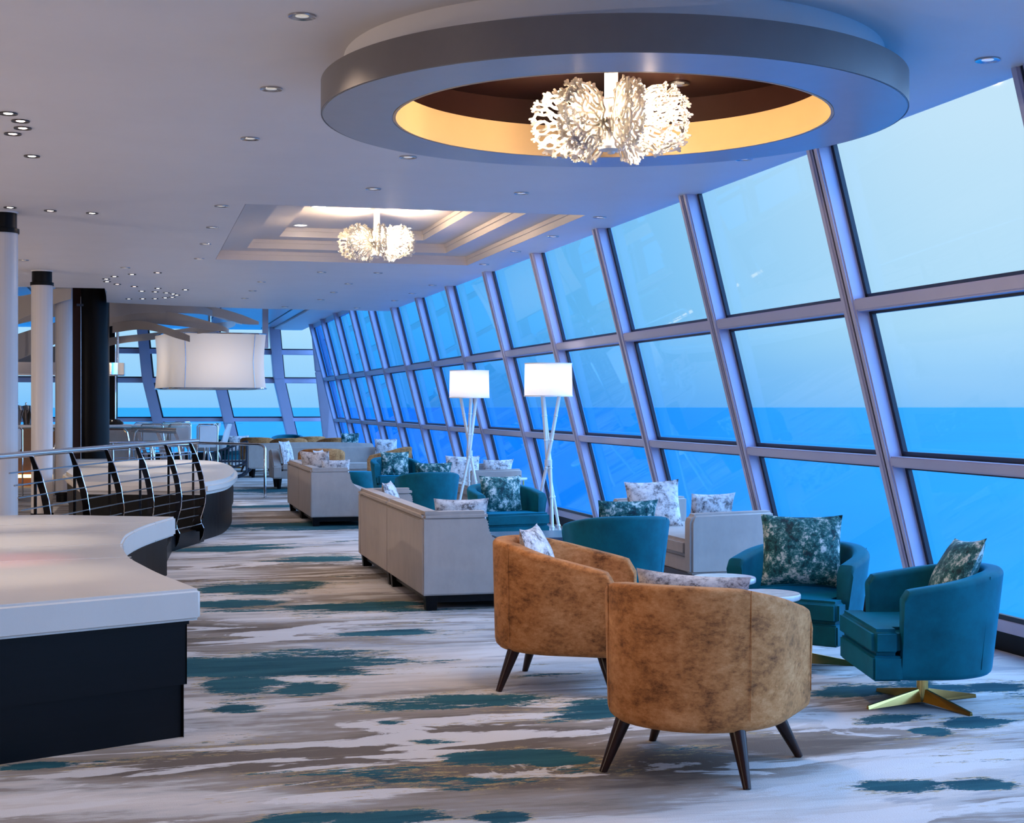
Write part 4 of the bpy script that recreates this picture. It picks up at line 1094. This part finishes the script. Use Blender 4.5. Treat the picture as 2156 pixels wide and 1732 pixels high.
# ------------------------------------------------------------------ bamboo tripod floor lamps
def floor_lamp(label, loc, rz):
    t = thing('floor_lamp', label, 'floor lamp', loc, rz, 'bamboo tripod floor lamps')
    zs, H0 = 0.92, 1.66
    for k in range(3):
        a0 = 2 * PI * k / 3; r0, r1 = 0.21, 0.125
        p0 = Vector((r0 * math.cos(a0), r0 * math.sin(a0), 0.012)); a1 = a0 + PI + 0.25
        mid = Vector((0.02 * math.cos(a0 + 1.3), 0.02 * math.sin(a0 + 1.3), zs)); p1 = Vector((r1 * math.cos(a1), r1 * math.sin(a1), H0 + 0.02))
        leg = MB().tube([p0, mid, p1], 0.015, 12, rs=[0.0165, 0.0185, 0.021]).build('leg', M_white, t, smooth=True)
        b = MB()
        for q_ in (0.14, 0.33, 0.52, 0.70, 0.86):
            z = q_ * H0
            p = p0.lerp(mid, (z - p0.z) / (zs - p0.z)) if z < zs else mid.lerp(p1, (z - zs) / (p1.z - zs))
            b.lathe([(0.017, -0.014), (0.0235, -0.005), (0.0235, 0.005), (0.017, 0.014)], 12, tuple(p))
        b.build('bamboo_node', M_white, leg, smooth=True)
    b = MB()
    for k in range(5):
        b.ring([(0.034, zs - 0.03 + k * 0.013), (0.042, zs - 0.03 + k * 0.013), (0.042, zs - 0.02 + k * 0.013), (0.034, zs - 0.02 + k * 0.013)], 24)
    b.build('binding', M_white, t, smooth=True)
    sh = MB()
    nn = 64
    sh.add([((0.261 if k < nn else 0.255) * math.cos(2 * PI * k / nn), (0.261 if k < nn else 0.255) * math.sin(2 * PI * k / nn), H0 - 0.02 if k < nn else H0 + 0.335) for k in range(2 * nn)], [(k, (k + 1) % nn, (k + 1) % nn + nn, k + nn) for k in range(nn)])
    sh = sh.build('lamp_shade', M_shade, t, smooth=True)
    b = MB().ring([(0.256, H0 - 0.024), (0.265, H0 - 0.024), (0.265, H0 - 0.012), (0.256, H0 - 0.012)], 64)
    b.ring([(0.250, H0 + 0.327), (0.259, H0 + 0.327), (0.259, H0 + 0.337), (0.250, H0 + 0.337)], 64)
    b.build('shade_rim', M_white, sh)
    MB().lathe([(0, H0 + 0.0), (0.13, H0 + 0.0), (0.13, H0 + 0.015), (0, H0 + 0.015)], 24).build('top_plate', M_white, t)
    MB().lathe([(0, H0 + 0.08), (0.02, H0 + 0.09), (0.035, H0 + 0.15), (0.02, H0 + 0.2), (0, H0 + 0.21)], 16).build('bulb', M_bulbw, t, smooth=True)
    point('lamp_light', (0, 0, H0 + 0.15), FLOORLAMP_W, (1.0, 0.80, 0.62), 0.05, t)
    return t
floor_lamp('nearer white bamboo tripod floor lamp with drum shade', (4.32, 15.4, 0), 0.5)
floor_lamp('farther white bamboo tripod floor lamp with drum shade', (4.20, 18.78, 0), 1.3)

# ------------------------------------------------------------------ banquettes
def smooth_loop(pts, sub=6, closed=False):
    out_ = []; n = len(pts)
    for i in range(n - (0 if closed else 1)):
        p0, p1, p2, p3 = [pts[(i + k) % n] if closed else pts[min(max(i + k, 0), n - 1)] for k in (-1, 0, 1, 2)]
        for q_ in range(sub):
            t = q_ / sub
            out_.append(tuple(0.5 * ((2 * p1[c]) + (-p0[c] + p2[c]) * t + (2 * p0[c] - 5 * p1[c] + 4 * p2[c] - p3[c]) * t * t + (-p0[c] + 3 * p1[c] - 3 * p2[c] + p3[c]) * t ** 3) for c in (0, 1)))
    if not closed: out_.append(tuple(pts[-1]))
    return out_
# near banquette: concave front edge towards the aisle
front = smooth_loop([(0.288, 6.992), (0.221, 7.275), (0.127, 7.661), (0.046, 8.081), (-0.032, 8.558), (-0.080, 9.20), (-0.076, 9.706), (-0.038, 10.188), (0.075, 10.806), (0.289, 11.585)], 5)
back = [(-0.10, 11.75), (-0.686, 12.05), (-1.30, 12.02), (-2.6, 11.5), (-2.6, 5.9), (-1.0, 6.33), (-0.563, 6.605)]
bq = thing('curved_banquette', 'big cream leather curved banquette at the front left', 'banquette', (0, 0, 0))
def inset_poly(poly, d):
    n = len(poly); out_ = []
    area = sum(poly[i][0] * poly[(i + 1) % n][1] - poly[(i + 1) % n][0] * poly[i][1] for i in range(n))
    sg = 1 if area > 0 else -1
    for i in range(n):
        p0, p1, p2 = Vector(poly[i - 1]), Vector(poly[i]), Vector(poly[(i + 1) % n])
        d1 = (p1 - p0).normalized(); d2 = (p2 - p1).normalized()
        n1 = Vector((-d1.y, d1.x)) * sg; n2 = Vector((-d2.y, d2.x)) * sg
        m = (n1 + n2); m = m / max(0.3, m.length_squared) * 2
        out_.append(tuple(p1 + m * d))
    return out_
poly = front + back
MB().prism(poly, 0.545, 0.69).build('seat_cushion', M_leather, bq, bevel=0.014, seg=3, smooth=True, angle=50)
p1 = inset_poly(poly, 0.045); p2 = inset_poly(poly, 0.07)
MB().prism(p1, 0.525, 0.545).build('cushion_board', M_black, bq)
MB().prism(inset_poly(poly, 0.055), 0.245, 0.525).build('upper_plinth', M_plinth, bq)
MB().prism(p2, 0.0, 0.245).build('lower_plinth', M_plinth, bq)
# stitched joints running across the cushion
b = MB()
for (xa, ya), (xb, yb) in [((-0.03, 8.55), (-2.5, 8.2)), ((-0.08, 9.35), (-2.5, 9.2)), ((-0.02, 10.35), (-2.5, 10.3)), ((0.13, 11.05), (-2.5, 11.0))]:
    b.tube([(xa, ya, 0.6905), ((xa + xb) / 2, (ya + yb) / 2, 0.6908), (xb, yb, 0.6905)], 0.0025, 6)
    b.tube([(xa + 0.003, ya, 0.55), (xa + 0.003, ya, 0.68)], 0.0025, 6)
b.build('seam', M_leather, bq)
ip = inset_poly(poly, 0.02)
MB().tube([(*p, 0.6905) for p in (ip[-2], ip[-1], ip[0])], 0.0018, 6).build('front_stitching', M_leather, bq, smooth=True)
# farther banquette: rounded end
e2 = smooth_loop([(0.767, 17.10), (1.023, 17.853), (1.169, 18.668), (1.293, 19.857), (1.352, 21.068), (1.333, 22.642), (1.178, 23.759), (0.832, 24.37), (0.31, 24.5), (-0.345, 24.2)], 5)
poly = e2 + [(-0.9, 23.4), (-0.95, 20.4), (-0.75, 18.6), (-0.645, 17.60)]
b2 = thing('curved_banquette', 'cream leather banquette with a rounded end behind the railing', 'banquette', (0, 0, 0))
MB().prism(poly, 0.52, 0.665).build('seat_cushion', M_leather, b2, bevel=0.045, seg=4, smooth=True, angle=50)
MB().prism(inset_poly(poly, 0.055), 0.255, 0.52).build('upper_plinth', M_plinth, b2)
MB().prism(inset_poly(poly, 0.075), 0.0, 0.255).build('lower_plinth', M_plinth, b2)
b = MB()
b.tube([(1.165, 18.75, 0.53), (1.18, 18.75, 0.60), (1.165, 18.75, 0.655), (0.3, 19.6, 0.668), (-0.8, 19.9, 0.668)], 0.003, 6)
b.tube([(1.33, 21.1, 0.53), (1.345, 21.1, 0.60), (1.32, 21.1, 0.655), (0.3, 21.3, 0.668), (-0.8, 21.4, 0.668)], 0.003, 6)
b.build('seam', M_leather, b2)
b3 = thing('end_bench', 'brown grey leather bench block left of the far banquette', 'bench', (-0.55, 25.0, 0))
MB().box(-0.45, 0.15, -0.25, 0.35, 0.50, 0.66).build('seat_cushion', M_leather, b3, bevel=0.03, seg=3, smooth=True)
MB().box(-0.40, 0.10, -0.2, 0.3, 0.0, 0.50).build('plinth', M_plinth, b3)

# curb under the railing
cb = MB().prism([(-0.30, 12.2), (0.10, 12.2), (0.36, 15.95), (0.74, 17.05), (0.40, 17.2), (0.05, 16.1)], 0.0, 0.16)
o = cb.build('platform_curb', M_plinth, None, bevel=0.005); tag(o, 'low dark curb under the curved railing', 'curb')

# ------------------------------------------------------------------ railing with curved blades
rail = thing('curved_railing', 'polished steel railing with black curved blade posts', 'railing', (0, 0, 0))
rp = [(-0.94, 12.5), (-0.838, 12.813), (-0.56, 13.673), (-0.275, 14.515), (0.009, 15.305), (0.303, 16.099), (0.583, 16.774), (0.66, 16.96)]
rp = [(-1.35, 11.3)] + rp
MB().tube([(x, y, 1.14) for x, y in rp], 0.026, 14).build('handrail', M_chrome, rail, smooth=True)
rd = Vector((0.335, 0.942, 0)).normalized(); on = Vector((0.942, -0.335, 0)).normalized()
def blade(bx, by, nm='blade_post'):
    outer = [(0.0, 1.125), (0.075, 0.96), (0.135, 0.76), (0.165, 0.57), (0.158, 0.46), (0.130, 0.36), (0.106, 0.29), (0.112, 0.24), (0.142, 0.18), (0.146, 0.14), (0.135, 0.09), (0.10, 0.03)]
    inner = [(-0.02, 0.14), (0.02, 0.17), (0.05, 0.29), (0.085, 0.40), (0.100, 0.50), (0.098, 0.62), (0.078, 0.76), (0.052, 0.865), (0.045, 0.875), (0.040, 0.86), (0.040, 0.30), (0.022, 0.24), (0.022, 0.90), (0.005, 1.02), (-0.025, 1.12)]
    def P_(u, z): return (bx + on.x * u, by + on.y * u, z)
    b = MB(); n = 40; T = 0.007
    off = rd * (2 * T)
    # blade body as strip of quads between outer line and the matching inner line
    zs = [1.125 - (1.125 - 0.15) * i / n for i in range(n + 1)]
    def interp(L, z):
        for (u0, z0), (u1, z1) in zip(L, L[1:]):
            if (z0 - z) * (z1 - z) <= 0 and abs(z1 - z0) > 1e-6: return u0 + (u1 - u0) * (z - z0) / (z1 - z0)
        return L[-1][0]
    bl_in = [(-0.028, 1.125), (0.004, 1.02), (0.036, 0.90), (0.070, 0.80), (0.098, 0.66), (0.104, 0.52), (0.088, 0.40), (0.056, 0.32), (0.040, 0.27), (0.024, 0.20), (-0.03, 0.15)]
    for za, zb_ in zip(zs, zs[1:]):
        b.slab([P_(interp(outer, za), za), P_(interp(outer, zb_), zb_), P_(interp(bl_in, zb_), zb_), P_(interp(bl_in, za), za)], off)
    b.slab([P_(0.098, 0.15), P_(0.145, 0.15), P_(0.135, 0.09), P_(0.10, 0.03)], off)
    b.slab([P_(-0.03, 0.15), P_(0.145, 0.15), P_(0.145, 0.142), P_(-0.03, 0.142)], off)
    o_ = b.build(nm, M_blade, rail)
    MB().slab([P_(0.012, 0.98), P_(0.034, 0.93), P_(0.034, 0.28), P_(0.012, 0.24)], off).build('stem', M_blade, o_)
    b = MB(); b.tube([(bx + on.x * (u + 0.002) + rd.x * T, by + on.y * (u + 0.002) + rd.y * T, z) for u, z in outer[:9]], 0.0045, 6)
    b.build('bright_edge', M_chrome, o_, smooth=True)
for x, y in rp[2:-1]: blade(x, y)
for k in range(9):
    z = 1.006 - 0.0975 * k
    u = [0.06, 0.10, 0.13, 0.152, 0.165, 0.16, 0.13, 0.105, 0.13][k] - 0.01
    MB().tube([(x + on.x * u, y + on.y * u, z) for x, y in [(-1.02, 12.26)] + rp[1:-1]], 0.0065, 6).build('rod', M_steel, rail, smooth=True)
# ramp rail to the right with an end post
rc = thing('ramp_rail', 'slim steel handrail ending in a bent floor post by the sofas', 'railing')
MB().tube([(0.93, 26.5, 0.885), (1.5, 25.65, 0.885), (1.98, 24.93, 0.885), (2.03, 24.86, 0.872), (2.062, 24.82, 0.835), (2.068, 24.81, 0.80), (2.068, 24.81, 0.0)], 0.024, 14).build('tube', M_chrome, rc, smooth=True)
MB().lathe([(0, 0), (0.065, 0), (0.065, 0.015), (0, 0.015)], 24, (2.068, 24.81, 0)).build('floor_flange', M_chrome, rc, smooth=True)
# middle rail behind the blades
def bent_rail(label, pa, pb, h, nrods=5, posts=3, r=0.024):
    t = thing('bar_rail', label, 'railing')
    pa, pb = Vector((*pa, 0)), Vector((*pb, 0)); d = (pb - pa).normalized()
    up = Vector((0, 0, 1))
    MB().tube([pa, pa + up * (h - 0.08), pa + up * (h - 0.02) + d * 0.02, pa + up * h + d * 0.08, pb + up * h], r, 12).build('handrail', M_chrome, t, smooth=True)
    for k in range(nrods):
        z = h - 0.13 - k * 0.14
        MB().tube([pa + up * z, pb + up * z], 0.008, 6).build('rod', M_steel, t, smooth=True)
    for k in range(posts):
        p = pa.lerp(pb, (k + 0.5) / posts)
        q_ = [(p + up * z + d.cross(up) * u) for u, z in ((0, h), (0.05, h - 0.2), (0.09, h - 0.45), (0.09, h - 0.65), (0.04, 0.12), (0.06, 0.0))]
        MB().tube(q_, 0.018, 8).build('curved_post', M_steel, t, smooth=True)
    return t
bent_rail('steel rail with a rounded corner behind the blade posts', (-1.36, 26.3), (0.55, 26.6), 0.90)
bent_rail('short steel rail right of the round-cornered one', (0.02, 24.9), (0.9, 26.0), 0.87, posts=2)
t = thing('drink_rail', 'thick steel drink rail on slanted legs before the bar stools', 'railing')
MB().tube([(-0.10, 28.62, 1.10), (0.72, 28.55, 1.06)], 0.055, 16).build('handrail', M_steel, t, smooth=True)
for x in (-0.02, 0.34, 0.66):
    MB().slab([(x, 28.55, 1.06), (x + 0.06, 28.55, 1.06), (x + 0.22, 28.55, 0.62), (x + 0.26, 28.55, 0.0), (x + 0.18, 28.55, 0.0), (x + 0.15, 28.55, 0.6)], (0, 0.02, 0)).build('blade_leg', M_steel, t)

# ------------------------------------------------------------------ high glass tables and bar stools
def glass_table(label, pts, h, legs):
    t = thing('glass_bar_table', label, 'high table')
    MB().prism(pts, h, h + 0.02).build('glass_top', M_tableglass, t)
    for x, y in legs:
        b = MB()
        b.tube([(x - 0.12, y, h - 0.02), (x - 0.07, y, h - 0.08), (x - 0.03, y, h - 0.3), (x - 0.05, y, 0.35), (x - 0.02, y, 0.0)], 0.02, 8)
        b.tube([(x + 0.12, y, h - 0.02), (x + 0.07, y, h - 0.08), (x + 0.03, y, h - 0.3), (x + 0.05, y, 0.35), (x + 0.02, y, 0.0)], 0.02, 8)
        b.build('pedestal', M_chrome, t, smooth=True)
    return t
glass_table('long glass bar table in front of the black pillar', [(-1.95, 27.2), (0.25, 27.5), (0.9, 28.0), (0.9, 28.35), (-1.95, 27.6)], 1.13, [(-1.55, 27.4), (-0.1, 27.7)])
glass_table('curved glass bar table near the white shell chairs', [(0.1, 29.3), (1.2, 29.2), (2.05, 29.9), (1.7, 30.9), (0.2, 30.7)], 1.17, [(0.55, 30.0), (1.35, 30.1)])
def bar_stool(label):
    t = thing('bar_stool', label, 'bar stool', (0, 0, 0), 0, 'white backed bar stools')
    MB().box(-0.19, 0.19, -0.03, 0.02, 0.80, 1.16).build('backrest', M_shellplastic, t, bevel=0.02, seg=3, smooth=True)
    MB().box(-0.20, 0.20, 0.0, 0.40, 0.74, 0.80).build('seat', M_shellplastic, t, bevel=0.02, smooth=True)
    MB().tube([(-0.21, 0, 0.0), (-0.21, 0, 1.14), (-0.17, 0, 1.18), (0.17, 0, 1.18), (0.21, 0, 1.14), (0.21, 0, 0.0)], 0.013, 8).build('frame', M_chrome, t, smooth=True)
    for sx in (-0.21, 0.21): MB().tube([(sx, 0.38, 0.0), (sx, 0.38, 0.74)], 0.013, 8).build('leg', M_chrome, t, smooth=True)
    MB().tube([(-0.21, 0.02, 0.25), (0.21, 0.02, 0.25)], 0.012, 8).build('footrest', M_chrome, t, smooth=True)
    return t
bs = bar_stool('bar stool nearest the black pillar'); bs.location = (0.28, 29.05, 0); bs.rotation_euler = (0, 0, 0.1)
for (x, y, r), lb in zip([(0.80, 29.1, 0.1), (0.15, 31.4, 0.2), (0.72, 31.7, -0.1), (1.3, 28.6, 0.4), (0.95, 32.6, 0.5)],
                         ['second bar stool from the black pillar', 'cream bar stool behind the second one', 'cream bar stool at the middle of the glass table', 'turned bar stool with pale back at the glass table', 'bar stool farthest behind the glass table']):
    dup(bs, (x, y, 0), r, lb)
dup(bs, (-2.02, 25.4, 0), 0.3, 'bar stool between the two nearest white columns')
def shell_chair(label):
    t = thing('shell_chair', label, 'chair', (0, 0, 0), 0, 'white shell chairs')
    v = []; f = []; n, m = 12, 12
    for side in (0, 1):
        for j in range(m + 1):
            for i in range(n + 1):
                u = i / n * 2 - 1; s_ = j / m
                a = s_ * 1.75
                y = 0.26 - 0.48 * min(1, s_ / 0.5) if s_ < 0.5 else -0.22 - 0.10 * (s_ - 0.5) / 0.5
                z = 0.46 if s_ < 0.4 else 0.46 + 0.46 * ((s_ - 0.4) / 0.6) ** 1.1
                wd = 0.27 * (1 - 0.35 * max(0, s_ - 0.6) / 0.4)
                z += 0.12 * u * u * (1 if s_ < 0.7 else max(0, (1 - s_) / 0.3)); y += 0.05 * u * u
                v.append((u * wd, y - side * 0.012, z - side * 0.012))
    k = (n + 1) * (m + 1)
    for j in range(m):
        for i in range(n):
            a = j * (n + 1) + i; f.append((a, a + 1, a + n + 2, a + n + 1)); f.append((k + a, k + a + n + 1, k + a + n + 2, k + a + 1))
    rim = [i for i in range(n + 1)] + [j * (n + 1) + n for j in range(1, m + 1)] + [m * (n + 1) + i for i in range(n - 1, -1, -1)] + [j * (n + 1) for j in range(m - 1, 0, -1)]
    for a, c in zip(rim, rim[1:] + rim[:1]): f.append((a, c, k + c, k + a))
    MB().add(v, f).build('seat_shell', M_shellplastic, t, smooth=True)
    for sx, sy in ((1, 1), (-1, 1), (1, -1), (-1, -1)):
        MB().tube([(sx * 0.24, sy * 0.22, 0), (sx * 0.1, sy * 0.1, 0.46)], 0.011, 8).build('leg', M_chrome, t, smooth=True)
    return t
s0 = shell_chair('white shell chair at the right end of the glass table'); s0.location = (1.55, 31.95, 0.0); s0.rotation_euler = (0, 0, face(-1, 0.1)); s0.scale = (1.25, 1.25, 1.25)
dup(s0, (1.40, 33.4, 0.0), face(-1, -0.1), 'white shell chair half hidden behind the front one', scale=(1.25, 1.25, 1.25))
rk = thing('rocking_chair', 'dark slatted rocking chair tipped beside the shell chairs', 'rocking chair', (1.80, 31.0, 0))
MB().tube([(-0.42, 0, 0.10), (-0.2, 0, 0.02), (0.1, 0, 0.01), (0.35, 0, 0.09), (0.5, 0, 0.22)], 0.02, 8).build('rocker', M_slat, rk, smooth=True)
MB().tube([(-0.42, 0.5, 0.10), (-0.2, 0.5, 0.02), (0.1, 0.5, 0.01), (0.35, 0.5, 0.09), (0.5, 0.5, 0.22)], 0.02, 8).build('rocker', M_slat, rk, smooth=True)
for x0, x1, z0, z1 in ((-0.3, 0.42, 0.55, 0.80), (-0.18, 0.42, 0.17, 0.35)):
    MB().tube([(x0, 0, z0), (x1, 0, z1)], 0.024, 8).build('slat_rail', M_slat, rk, smooth=True)
for k in range(10):
    x = -0.25 + 0.072 * k
    MB().box(x - 0.012, x + 0.012, -0.01, 0.012, 0.20 + (x + 0.18) * 0.3 * 0.9, 0.56 + (x + 0.3) * 0.35).build('slat', M_slat, rk)
MB().tube([(0.40, 0, 0.1), (0.42, 0, 0.8)], 0.02, 8).build('upright', M_slat, rk, smooth=True)
MB().tube([(-0.22, 0, 0.05), (-0.30, 0, 0.56)], 0.02, 8).build('upright', M_slat, rk, smooth=True)
MB().box(-0.25, 0.42, 0.0, 0.5, 0.36, 0.40).build('seat', M_slat, rk)

# ------------------------------------------------------------------ bar
br = thing('bar_counter', 'copper brown bar counter with lit foot strip', 'bar counter', (0, 0, 0))
MB().prism([(-9, 29.6), (-0.9, 29.1), (-0.10, 29.3), (0.0, 29.8), (-0.3, 30.6), (-9, 31.0)], 1.12, 1.17).build('counter_top', M_bartop, br, bevel=0.006)
MB().prism([(-9, 29.85), (-0.95, 29.35), (-0.25, 29.5), (-0.05, 29.85), (-0.4, 30.4), (-9, 30.8)], 0.22, 1.12).build('front_panel', M_bar, br)
MB().prism([(-3.6, 29.465), (-0.95, 29.30), (-0.95, 29.34), (-3.6, 29.505)], 0.17, 0.23).build('light_strip', M_led, br)['label'] = 'glowing amber light strip'
MB().prism([(-9, 30.0), (-0.95, 29.5), (-0.95, 30.3), (-9, 30.6)], 0.0, 0.22).build('plinth', M_bar, br)
MB().box(-1.2, 0.02, 28.95, 29.0, 0.5, 1.07).build('end_panel', M_beige, br)
for (x, y), lb in zip([(-2.22, 29.9), (-2.08, 30.1), (-2.0, 29.85), (-1.92, 30.0)], ['silver cocktail shaker beside the first white column', 'dark bottle just right of the silver shaker', 'dark bottle nearest the middle white column', 'dark bottle half behind the middle white column']):
    sh = 'shaker' in lb
    t = thing('cocktail_shaker' if sh else 'bottle', lb, 'shaker' if sh else 'bottle', (x, y, 1.17), 0, None if sh else 'things on the bar')
    if sh:
        MB().lathe([(0, 0), (0.05, 0), (0.09, 0.2), (0.12, 0.28), (0.08, 0.36), (0, 0.38)], 20).build('body', M_steel, t, smooth=True)
        MB().lathe([(0, 0.38), (0.02, 0.38), (0.02, 0.42), (0, 0.43)], 12).build('cap', M_steel, t, smooth=True)
    else:
        MB().lathe([(0, 0), (0.045, 0), (0.045, 0.2), (0.016, 0.27), (0.016, 0.34), (0, 0.34)], 14).build('body', M_bottle, t, smooth=True)
        MB().lathe([(0, 0.34), (0.019, 0.34), (0.019, 0.37), (0, 0.37)], 12).build('cap', M_seal, t, smooth=True)
t = thing('draped_figure', 'dark draped sculpture standing behind the first column', 'sculpture', (-2.42, 30.2, 1.17))
rndv = random.Random(4)
MB().lathe([(0, 0), (0.13, 0), (0.15, 0.2), (0.14, 0.5), (0.13, 0.8), (0.15, 0.93), (0.10, 0.98), (0.0, 1.0)], 20).build('body', M_bottle, t, smooth=True)
MB().tube([(-0.02, 0, 1.38), (0.06, 0, 1.44), (0.14, 0, 1.42), (0.16, 0, 1.36), (0.08, 0, 1.33)], 0.05, 10).build('upper_loop', M_bottle, t, smooth=True)
t = thing('folded_cloth', 'crumpled dark cloth lying on the bar beside the pillar', 'cloth', (-0.42, 29.5, 1.17))
MB().lathe([(0, 0), (0.16, 0), (0.18, 0.03), (0.12, 0.09), (0.04, 0.11), (0, 0.11)], 11).build('fold', M_bottle, t, smooth=True)
# chrome halo over the bar
hl = thing('halo_pendant', 'mirrored rectangular halo light hanging over the bar', 'pendant light', (-1.9, 29.2, 2.23))
def rrect(x0, x1, y0, y1, r, n=6):
    p = []
    for cx_, cy_, a0 in ((x1 - r, y1 - r, 0), (x0 + r, y1 - r, PI / 2), (x0 + r, y0 + r, PI), (x1 - r, y0 + r, 3 * PI / 2)):
        for k in range(n + 1): a = a0 + PI / 2 * k / n; p.append((cx_ + r * math.cos(a), cy_ + r * math.sin(a)))
    return p
o1, i1 = rrect(-2.6, 1.68, -0.6, 0.8, 0.25), rrect(-2.58, 1.66, -0.58, 0.78, 0.23)
n = len(o1); v = [(x, y, -0.11) for x, y in o1] + [(x, y, 0.11) for x, y in o1] + [(x, y, 0.11) for x, y in i1] + [(x, y, -0.11) for x, y in i1]
f = []
for i in range(n):
    j = (i + 1) % n
    for k in range(4): f.append((k * n + i, k * n + j, ((k + 1) % 4) * n + j, ((k + 1) % 4) * n + i))
MB().add(v, f).build('band', M_chrome, hl, smooth=True)
for x in (1.55, -0.6, -2.3): MB().tube([(x, -0.4, 0.10), (x, -0.4, HZ - 2.23)], 0.025, 10).build('rod', M_steel, hl, smooth=True)

# drum pendant
dr = thing('drum_pendant', 'huge white fabric drum pendant with concave sides', 'pendant light', (1.36, 28.95, 1.86))
corn = rrect(-0.92, 0.92, -0.92, 0.92, 0.22, 4)
v = []; f = []; n = len(corn); mz = 8
for j in range(mz + 1):
    z = j / mz; k = 1 - 0.035 * math.sin(PI * z)
    for x, y in corn: v.append((x * k, y * k, z * 1.03))
for j in range(mz):
    for i in range(n): f.append((j * n + i, j * n + (i + 1) % n, (j + 1) * n + (i + 1) % n, (j + 1) * n + i))
o_ = MB().add(v, f).build('fabric', M_drum, dr, smooth=True, rotz=0.16)
for nm, z in (('bottom_frame', 0.0), ('top_frame', 1.03)):
    MB().tube([(x * 1.003, y * 1.003, z) for x, y in corn], 0.014, 8, closed=True).build(nm, M_chrome, dr, smooth=True, rotz=0.16)
for x, y in ((-0.66, -0.92), (0.66, -0.92), (0.92, -0.5)):
    MB().tube([(x, y - 0.008, 0.0), (x * 0.955, y * 0.955 - 0.008, 0.5), (x, y - 0.008, 1.03)], 0.008, 6).build('rib', M_steel, dr, smooth=True, rotz=0.16)
MB().tube([(0, 0, 0.9), (0, 0, HZ - 1.86)], 0.03, 10).build('stem', M_steel, dr, smooth=True)
MB().box(-0.88, 0.88, -0.88, 0.88, 0.0, 0.015).build('diffuser', M_shade, dr, rotz=0.16)
point('drum_light', (0, 0, 0.5), 28, (1.0, 0.88, 0.80), 0.2, dr)

# hanging post
t = thing('hanging_post', 'slim steel post hanging from the forward ceiling right of the drum', 'post', (2.54, 30.3, 0))
MB().box(-0.07, 0.05, -0.05, 0.05, 2.70, HZ).build('post', M_steel, t, bevel=0.01)

# ceiling ribbons
def ribbon(label, pts, h, th=0.03):
    t = smooth_loop([(p[0], p[1]) for p in pts], 6); zz = smooth_loop([(p[2], 0) for p in pts], 6)
    hh_ = smooth_loop([(p[3] if len(p) > 3 else h, 0) for p in pts], 6)
    b = MB(); n = len(t); v = []
    for (x, y), (z, _), (hq, _) in zip(t, zz, hh_):
        v += [(x, y, z - hq / 2), (x, y, z + hq / 2), (x, y + th, z + hq / 2), (x, y + th, z - hq / 2)]
    f = []
    for i in range(n - 1):
        for k in range(4): f.append((i * 4 + k, i * 4 + (k + 1) % 4, (i + 1) * 4 + (k + 1) % 4, (i + 1) * 4 + k))
    f += [(0, 1, 2, 3), tuple((n - 1) * 4 + k for k in (3, 2, 1, 0))]
    o_ = b.add(v, f).build('ceiling_ribbon', M_ribbon, None, smooth=True)
    tag(o_, label, 'ceiling ribbon', 'curved white ceiling ribbons'); return o_
def dzp(px, py, z):
    xr = (px - 1078) / 3108 * z; return (xr * .9692 + z * .2463, -xr * .2463 + z * .9692, EYE - (py - 853.2) * z / 3108)
def rib(label, pts, h): return ribbon(label, [(*dzp(a, b_, z), hh2 * 1.35) for a, b_, z, hh2 in pts], h)
rib('upper ceiling ribbon sweeping right above the drum', [(0, 668, 27, .3), (120, 645, 27, .27), (226, 651, 26.9, .22), (290, 645, 26.8, .18), (360, 645, 26.7, .18), (430, 654, 26.8, .10), (490, 675, 27.3, .05), (510, 679, 28, .05)], 0.2)
rib('middle ceiling ribbon arching over the drum', [(0, 745, 28, .4), (120, 700, 27.8, .3), (226, 671, 27.5, .22), (300, 666, 27, .19), (370, 672, 26.6, .17), (430, 683, 26.4, .12), (470, 692, 26.2, .07), (482, 697, 26.2, .05)], 0.2)
rib('lower ceiling ribbon passing behind the drum top', [(0, 775, 31, .3), (120, 745, 31, .25), (237, 718, 30.5, .12), (320, 708, 29, .10), (400, 697, 27.6, .10), (460, 688, 26.9, .11), (492, 681, 27.2, .08), (496, 676, 27.6, .05)], 0.2)
rib('flat ceiling ribbon ending in a pointed tip left of the drum', [(237, 690, 27.2, .14), (290, 684, 26.6, .12), (330, 690, 26.2, .10), (370, 703, 25.9, .10), (400, 713, 25.6, .08)], 0.14)
rib('short ceiling ribbon with a tip right of the drum', [(428, 650, 26.9, .12), (470, 660, 26.9, .12), (510, 672, 26.9, .12), (545, 680, 26.9, .04)], 0.12)
rib('ceiling ribbon wrapping behind the near white columns', [(0, 655, 24, .45), (40, 648, 23.6, .28), (110, 625, 23.0, .18), (150, 618, 22.9, .12)], 0.2)
